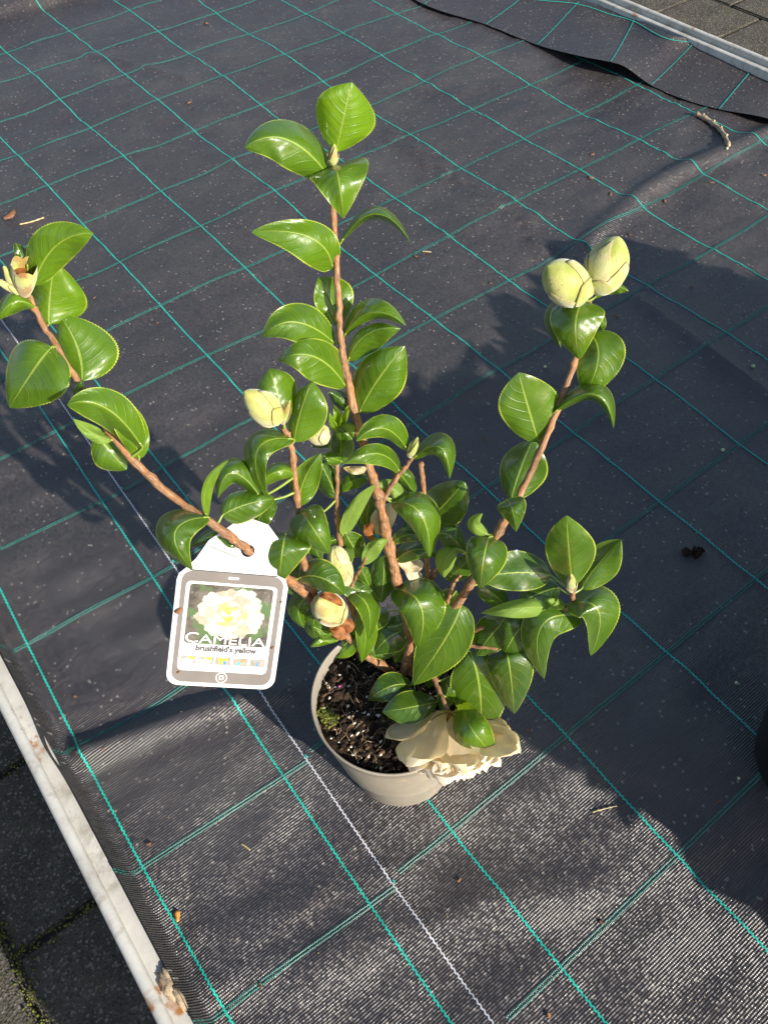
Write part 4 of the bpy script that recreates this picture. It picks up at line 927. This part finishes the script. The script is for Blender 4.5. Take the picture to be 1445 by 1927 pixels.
for q in range(5):
    u0 = p0 - .0015 + q * iw; pl = flat('icon_print', rrect(u0 + .0006, iv0, u0 + iw - .0008, iv0 + .0058, .0004, 3), 3, 'taggrey' if 0 else 'ink')
    pl.data.materials[0] = MAT['iconbg'] if 'iconbg' in MAT else MAT.setdefault('iconbg', mat_simple('icon_background', (.33, .31, .27), .35, .3, 200))
    c = (u0 + iw / 2, iv0 + .0030)
    if q < 2:
        flat('icon_mark', ruff(c[0] + .0018, c[1] - .0008, .0022, .0018, 3, .0, 1), 4, 'yellow', parent=pl); flat('icon_mark', ruff(c[0] - .0004, c[1] + .0007, .0042, .0017, 5, .12, q), 5, 'tag', parent=pl)
    elif q == 2:
        flat('icon_mark', [(c[0] - .004, c[1] - .002), (c[0] + .003, c[1] - .0022), (c[0] + .002, c[1] + .002), (c[0] - .002, c[1] + .0018)], 4, 'yellow', parent=pl); flat('icon_mark', rrect(c[0], c[1] - .0004, c[0] + .0022, c[1] + .0022, .0003, 2), 5, 'blue', parent=pl)
    elif q == 3:
        flat('icon_mark', [(c[0] - .0035, c[1] + .0022), (c[0] - .001, c[1] - .0004), (c[0] + .001, c[1] + .0006), (c[0] - .001, c[1] + .0022)], 4, 'cyan', parent=pl); flat('icon_mark', [(c[0] - .0003, c[1]), (c[0] + .003, c[1] - .0025), (c[0] + .0036, c[1] - .0018), (c[0] + .0006, c[1] + .0006)], 5, 'orange', parent=pl)
    else:
        flat('icon_mark', [(c[0] - .0008, c[1] + .0022), (c[0] - .0002, c[1] - .0016), (c[0] + .0002, c[1] - .0016), (c[0] + .0009, c[1] + .0022)], 4, 'blue', parent=pl)
text('3', p0 - .0005, TH * .85, .003, 3, 'orange', 'lettering')
def ring(u, v, r0, r1, k, mat):
    flat('button_print', [(u + r1 * math.cos(a), v + r1 * math.sin(a)) for a in np.linspace(0, 6.2832, 33)[:-1]], k, mat, [[(u + r0 * math.cos(a), v + r0 * math.sin(a)) for a in np.linspace(0, 6.2832, 33)[:-1]]])
bu, bv = TW * .5, TH * .915
ring(bu, bv, .0034, .0039, 3, 'tagtext')
flat('button_print', rrect(bu - .0016, bv - .0016, bu + .0016, bv + .0016, .0007, 4), 3, 'tagtext', [rrect(bu - .0009, bv - .0009, bu + .0009, bv + .0009, .0003, 3)])
flat('speaker_print', rrect(TW * .5 - .0036, .0038, TW * .5 + .0036, .0054, .0005, 3), 3, 'tagtext', [rrect(TW * .5 - .0031, .0042, TW * .5 + .0031, .0050, .0003, 3)])
flat('top_line_print', [(.008, .0004), (TW - .008, .0004), (TW - .008, .0011), (.008, .0011)], 3, 'ink')
for (u, v, r, lab) in ((.0035, TH * .355, .0032, 'largest reddish bark fleck stuck to the tag edge beside the printed flower'), (TW - .0052, TH * .62, .0016, 'bark fleck stuck to the tag beside the last letter'), (.008, TH - .010, .0013, 'dark bark fleck on the grey tag border beside the round button'), (TW - .0035, TH * .22, .0009, 'tiniest bark fleck on the tag edge below the leaf tip')):
    mb = MB(); c = tp(u, v, 6); mb.blob(c, (r, r * .8, r * .45), int(u * 1e5), (9, 6), .15)
    tag(mb.build('bark_fleck', 'brown'), lab, 'bark', 'bark flecks stuck to the tag')

# ------------------------------------------------------------------ debris on the fabric
def ground(x, y):
    p = gp(x, y); h = hleft if p[0] < -.075 else hright
    for _ in range(3): p = gp(x, y, float(h(p[0], p[1])))
    return p
def chip(x, y, L, w, ang, mat, label, cat, group, name):
    p = ground(x, y); mb = MB(); nseg = 6; rr = np.random.default_rng(int(x * 7 + y))
    ts = np.linspace(-1, 1, nseg); v = []; bend = rr.normal(0, .25)
    for t in ts:
        hw = w / 2 * math.sqrt(max(.06, 1 - t * t)) * (1 + .3 * rr.normal())
        cx, cy = t * L / 2, bend * L * (t * t - .4) * .4
        for s, zz in ((-1, .0002), (0, .0002 + w * .28), (1, .0002)):
            q = np.array([cx, cy + s * hw]); v.append((p[0] + q[0] * math.cos(ang) - q[1] * math.sin(ang), p[1] + q[0] * math.sin(ang) + q[1] * math.cos(ang), p[2] + zz + .0008 + .0012 * abs(t) * rr.random()))
    o = mesh_obj(name, v, grid_faces(nseg, 3), mat)
    md = o.modifiers.new('thick', 'SOLIDIFY'); md.thickness = .0006; md.offset = 0
    return tag(o, label, cat, group)
CH = [(1114, 291, 12, 6), (1111, 335, 14, 9), (1148, 366, 14, 8), (1437, 330, 12, 7), (893, 109, 9, 6), (911, 25, 8, 6), (1131, 1737, 5, 4), (1031, 1912, 6, 5), (1351, 1509, 7, 3),
      (490, 1855, 6, 4), (864, 1657, 7, 4), (143, 1312, 7, 4), (196, 1411, 5, 3), (281, 1589, 7, 5), (995, 1376, 7, 4), (178, 561, 8, 4), (296, 608, 7, 4), (913, 829, 10, 4), (1161, 595, 8, 5),
      (1184, 442, 9, 4), (923, 533, 7, 4), (783, 483, 9, 5), (388, 44, 16, 12), (356, 193, 14, 8), (1301, 541, 7, 5), (1400, 591, 6, 4), (1338, 344, 12, 5), (1250, 379, 13, 6), (1215, 940, 5, 3)]
CHL = {0: 'dark bark chip inside a grid square beside two chips below the twig', 1: 'dark bark chip lying across a teal warp thread', 2: 'knobbly bark chip just past the thread-crossing chip', 3: 'bark chip beyond the fabric ridge by the twig',
       26: 'slanted bark chip on the fabric past the ridge below the twig', 27: 'pale slanted bark chip on the sunny slope of the fabric ridge', 4: 'bark chip inside a square near the loose fabric strip', 5: 'tiny bark chip on the loose fabric strip',
       8: 'narrow bark chip in shade beside the black pot', 11: 'reddish bark chip near the white rim beside the fabric tuck', 12: 'tiny red chip on the sunny side of the fabric tuck', 13: 'bark chip near the white rim beside a teal crossing',
       14: 'bark chip on the fabric close to the drooping flower', 17: 'thin chip beside the large leaf on the right branch', 18: 'reddish chip next to the pair of large buds', 19: 'slim chip beside the tip of the pointed bud', 21: 'reddish chip beside a tiny straw near the arching leaf',
       22: 'broad bark flake in the far corner of the fabric', 23: 'oblong bark chip in a square beside the top leaves', 10: 'reddish chip in front of the pot beside the white thread', 9: 'bark chip on a teal weft thread near the white rim'}
for k, (x, y, L, w_) in enumerate(CH):
    chip(x, y, .72 * L / 1000, .72 * w_ / 1000, k * 1.9, 'brown', CHL.get(k, 'small reddish-brown bark chip lying on the black fabric'), 'bark chip', 'bark chips scattered on the fabric', 'bark_chip')
chip(19, 406, .030, .016, .5, 'brown', 'largest brown bark flake beside a pale straw on the fabric', 'bark chip', None, 'bark_flake')
chip(334, 1726, .010, .006, 1.2, 'orange', 'orange dried leaf scrap on the fabric near the white rim', 'leaf scrap', None, 'leaf_scrap')
def stick(name, px, rad, mat, label, cat, group=None, lift=.0015):
    P = spline([ground(*q) + np.array([0, 0, lift]) for q in px], 14); mb = MB(); mb.tube(P, np.array([rad * (1 + .25 * math.sin(i * 2.1)) for i in range(14)]), 6); return tag(mb.build(name, mat), label, cat, group)
stick('straw', [(37, 423), (60, 418), (83, 410)], .0014, 'straw', 'straight pale straw beside the brown flake on the fabric', 'straw')
stick('straw', [(1114, 1530), (1135, 1524), (1160, 1518)], .0006, 'straw', 'thin wavy straw fibre in the broad shadow on the fabric', 'straw')
stick('straw', [(455, 1590), (462, 1594), (471, 1601)], .0008, 'straw', 'short curved yellow straw on the fabric in front of the tag', 'straw')
stick('straw', [(795, 474), (811, 475)], .001, 'straw', 'tiny straw beside the chip by the arching leaf', 'straw')
stick('thread', [(1152, 1222), (1162, 1232), (1165, 1245)], .0005, 'brown', 'thin curled brown fibre on the fabric below the right leaves', 'fibre')
mb = MB(); P = spline([ground(*q) + np.array([0, 0, .004]) for q in ((1309, 217), (1330, 228), (1350, 243), (1362, 258), (1370, 277))], 22)
mb.tube(P, [.0042 * (1 + .35 * (i % 4 == 0) - .012 * i) for i in range(22)], 9)
for i in (3, 8, 12, 17): mb.blob(P[i] + np.array([.002, .001, .0035]), .003, i, (7, 5), .3)
tag(mb.build('twig', 'twig'), 'knobbly pale brown twig near the curled fabric strip', 'twig')
for (x, y, r, lab) in ((1025, 692, .0022, 'pale green bead beside the right branch below the buds'), (1359, 849, .0026, 'green fertiliser bead in the broad shadow beyond the soil lump'), (1416, 691, .0026, 'pale bead near the far edge of the broad shadow'), (1367, 281, .0025, 'white bead at the tip of the twig'), (1385, 1287, .002, 'pale bead in the broad shadow near the black pot'), (1389, 1466, .0016, 'tiny bead at the foot of the black pot')):
    p = ground(x, y); mb = MB(); mb.blob((p[0], p[1], p[2] + r), r, int(x), (10, 8), .05); tag(mb.build('fertiliser_bead', 'seed'), lab or 'tiny pale green fertiliser bead on the black fabric', 'bead', 'fertiliser beads on the fabric')
p = ground(1310, 1040); mb = MB()
for k in range(14): mb.blob(p + np.array([random.gauss(0, .006), random.gauss(0, .004), .003]), random.uniform(.002, .005), k, (6, 4), .5)
tag(mb.build('soil_lump', 'soil'), 'crumbly black soil lump in the shaded fabric', 'soil lump')
p = gp(322, 1862, .031); mb = MB()
mb.blob(p + np.array([-.001, .004, .0012]), (.0058, .013, .0022), 5, (16, 7), .28); mb.blob(p + np.array([.0025, -.010, .0016]), (.0034, .012, .0020), 8, (14, 7), .35); mb.blob(p + np.array([.003, .012, .0020]), (.0022, .006, .0012), 9, (10, 6), .35)
tag(mb.build('bark_piece', 'twig'), 'torn brown bark piece resting on the white rim', 'bark')
mb = MB()                                            # fine dust and fibre flecks
for k in range(1500):
    x, y = random.uniform(-.26, 1.2), random.uniform(-.45, 1.7)
    if abs(x + .07) < .012: continue
    z = float((hleft if x < -.07 else hright)(x, y)) + .0006; L = random.choice([.0004, .0005, .0007, .0011]); a = random.random() * 6.28
    mb.box((x, y, z), (L, L * .55, .0004), a)
tag(mb.build('dust_fleck', 'straw', None, False), 'fine pale dust flecks over the black fabric', 'dust', kind='stuff')

# ------------------------------------------------------------------ neighbouring shrubs in black pots, just outside the frame; their shade crosses the fabric
def shrub(cx, cy, hgt, rad, label, seed, lim=.5, pr_=.062):
    rr = np.random.default_rng(seed)
    pt = empty('plant_pot', (cx, cy, 0)); tag(pt, 'black plastic pot holding the ' + label[0], 'pot')
    n = 48; prof = [(pr_ * .9, .004), (pr_ * .97, .0025), (pr_, .005), (pr_ * 1.25, .115), (pr_ * 1.3, .116), (pr_ * 1.33, .13), (pr_ * 1.26, .13), (pr_ * 1.2, .10)]
    v = [(cx + r * math.cos(2 * math.pi * k / n), cy + r * math.sin(2 * math.pi * k / n), z) for r, z in prof for k in range(n)]
    f_ = [(i * n + k, i * n + (k + 1) % n, (i + 1) * n + (k + 1) % n, (i + 1) * n + k) for i in range(len(prof) - 1) for k in range(n)] + [tuple(range(n))[::-1]]
    mesh_obj('pot_wall', v, f_, 'blackpot', pt)
    v = [(cx + pr_ * 1.22 * math.cos(2 * math.pi * k / n), cy + pr_ * 1.22 * math.sin(2 * math.pi * k / n), .106) for k in range(n)]; mesh_obj('soil_surface', v, [tuple(range(n))], 'soil', pt)
    sh = empty('shrub', (cx, cy, .1)); tag(sh, label[1], 'shrub')
    mb = MB(); tips = []
    for k in range(9):
        a = k * 2.4; q = rad * rr.uniform(.4, 1); P = spline([(cx, cy, .1), (cx + .35 * q * math.cos(a), cy + .35 * q * math.sin(a), .1 + hgt * .4), (cx + q * math.cos(a), cy + q * math.sin(a), .1 + (hgt - .1) * rr.uniform(.65, 1))], 8); mb.tube(P, np.linspace(.005, .002, 8), 6); tips.append(P)
    mb.build('stem', 'bark', sh)
    V = []; F_ = []; UV = []
    for k in range(700):
        if k % 2: P = tips[k % 9]; c = P[rr.integers(2, 8)] + rr.normal(0, .02, 3)
        else:
            th = rr.random() * 6.28; q = math.sqrt(rr.random()) * rad; c = np.array([cx + q * math.cos(th), cy + q * math.sin(th), .12 + (hgt - .12) * rr.random()])
        c[2] = max(c[2], .13)
        if (c[:2] - [cx, cy]) @ [.797, -.6025] < -lim: continue
        d = rr.normal(0, 1, 3); d[2] *= .5; d /= np.linalg.norm(d); s = np.cross(d, rr.normal(0, 1, 3)); s /= np.linalg.norm(s); nn = np.cross(d, s); L = .092; k0 = len(V)
        for i in range(7):
            t = i / 6; w_ = .025 * max(.02, math.sin(math.pi * t ** .85))
            for j in (-1, 0, 1): V.append(c + d * L * (t - .5) + s * w_ * j + nn * (.006 * abs(j) * math.sin(math.pi * t) - .012 * t * t)); UV.append((t, .5 + .5 * j))
        F_ += [tuple(q + k0 for q in g) for g in grid_faces(7, 3)]
    o = mesh_obj('crown', V, F_, 'leaf', sh, uvs=UV); o.color = (.3, 0, 0, 1)
SC = gp(1417, 1441) + .064 * np.array([.797, -.6025, 0])
shrub(SC[0], SC[1], .30, .10, ('shrub at the edge of the broad shadow', 'leafy evergreen shrub in the black pot beside the broad shadow'), 11, -.03)
shrub(.41, -.70, .34, .14, ('shrub at the near end of the sunward row', 'evergreen shrub at the near end of the sunward row'), 15)
shrub(.42, -.50, .37, .17, ('shrub behind the edge pot', 'dense evergreen shrub in a black pot sunward of the edge pot'), 12)
shrub(.66, -.46, .38, .17, ('shrub in the middle of the sunward row', 'middle evergreen shrub of the sunward row of black pots'), 13)
shrub(.90, -.44, .37, .14, ('shrub at the far end of the sunward row', 'evergreen shrub at the far end of the sunward row'), 14)
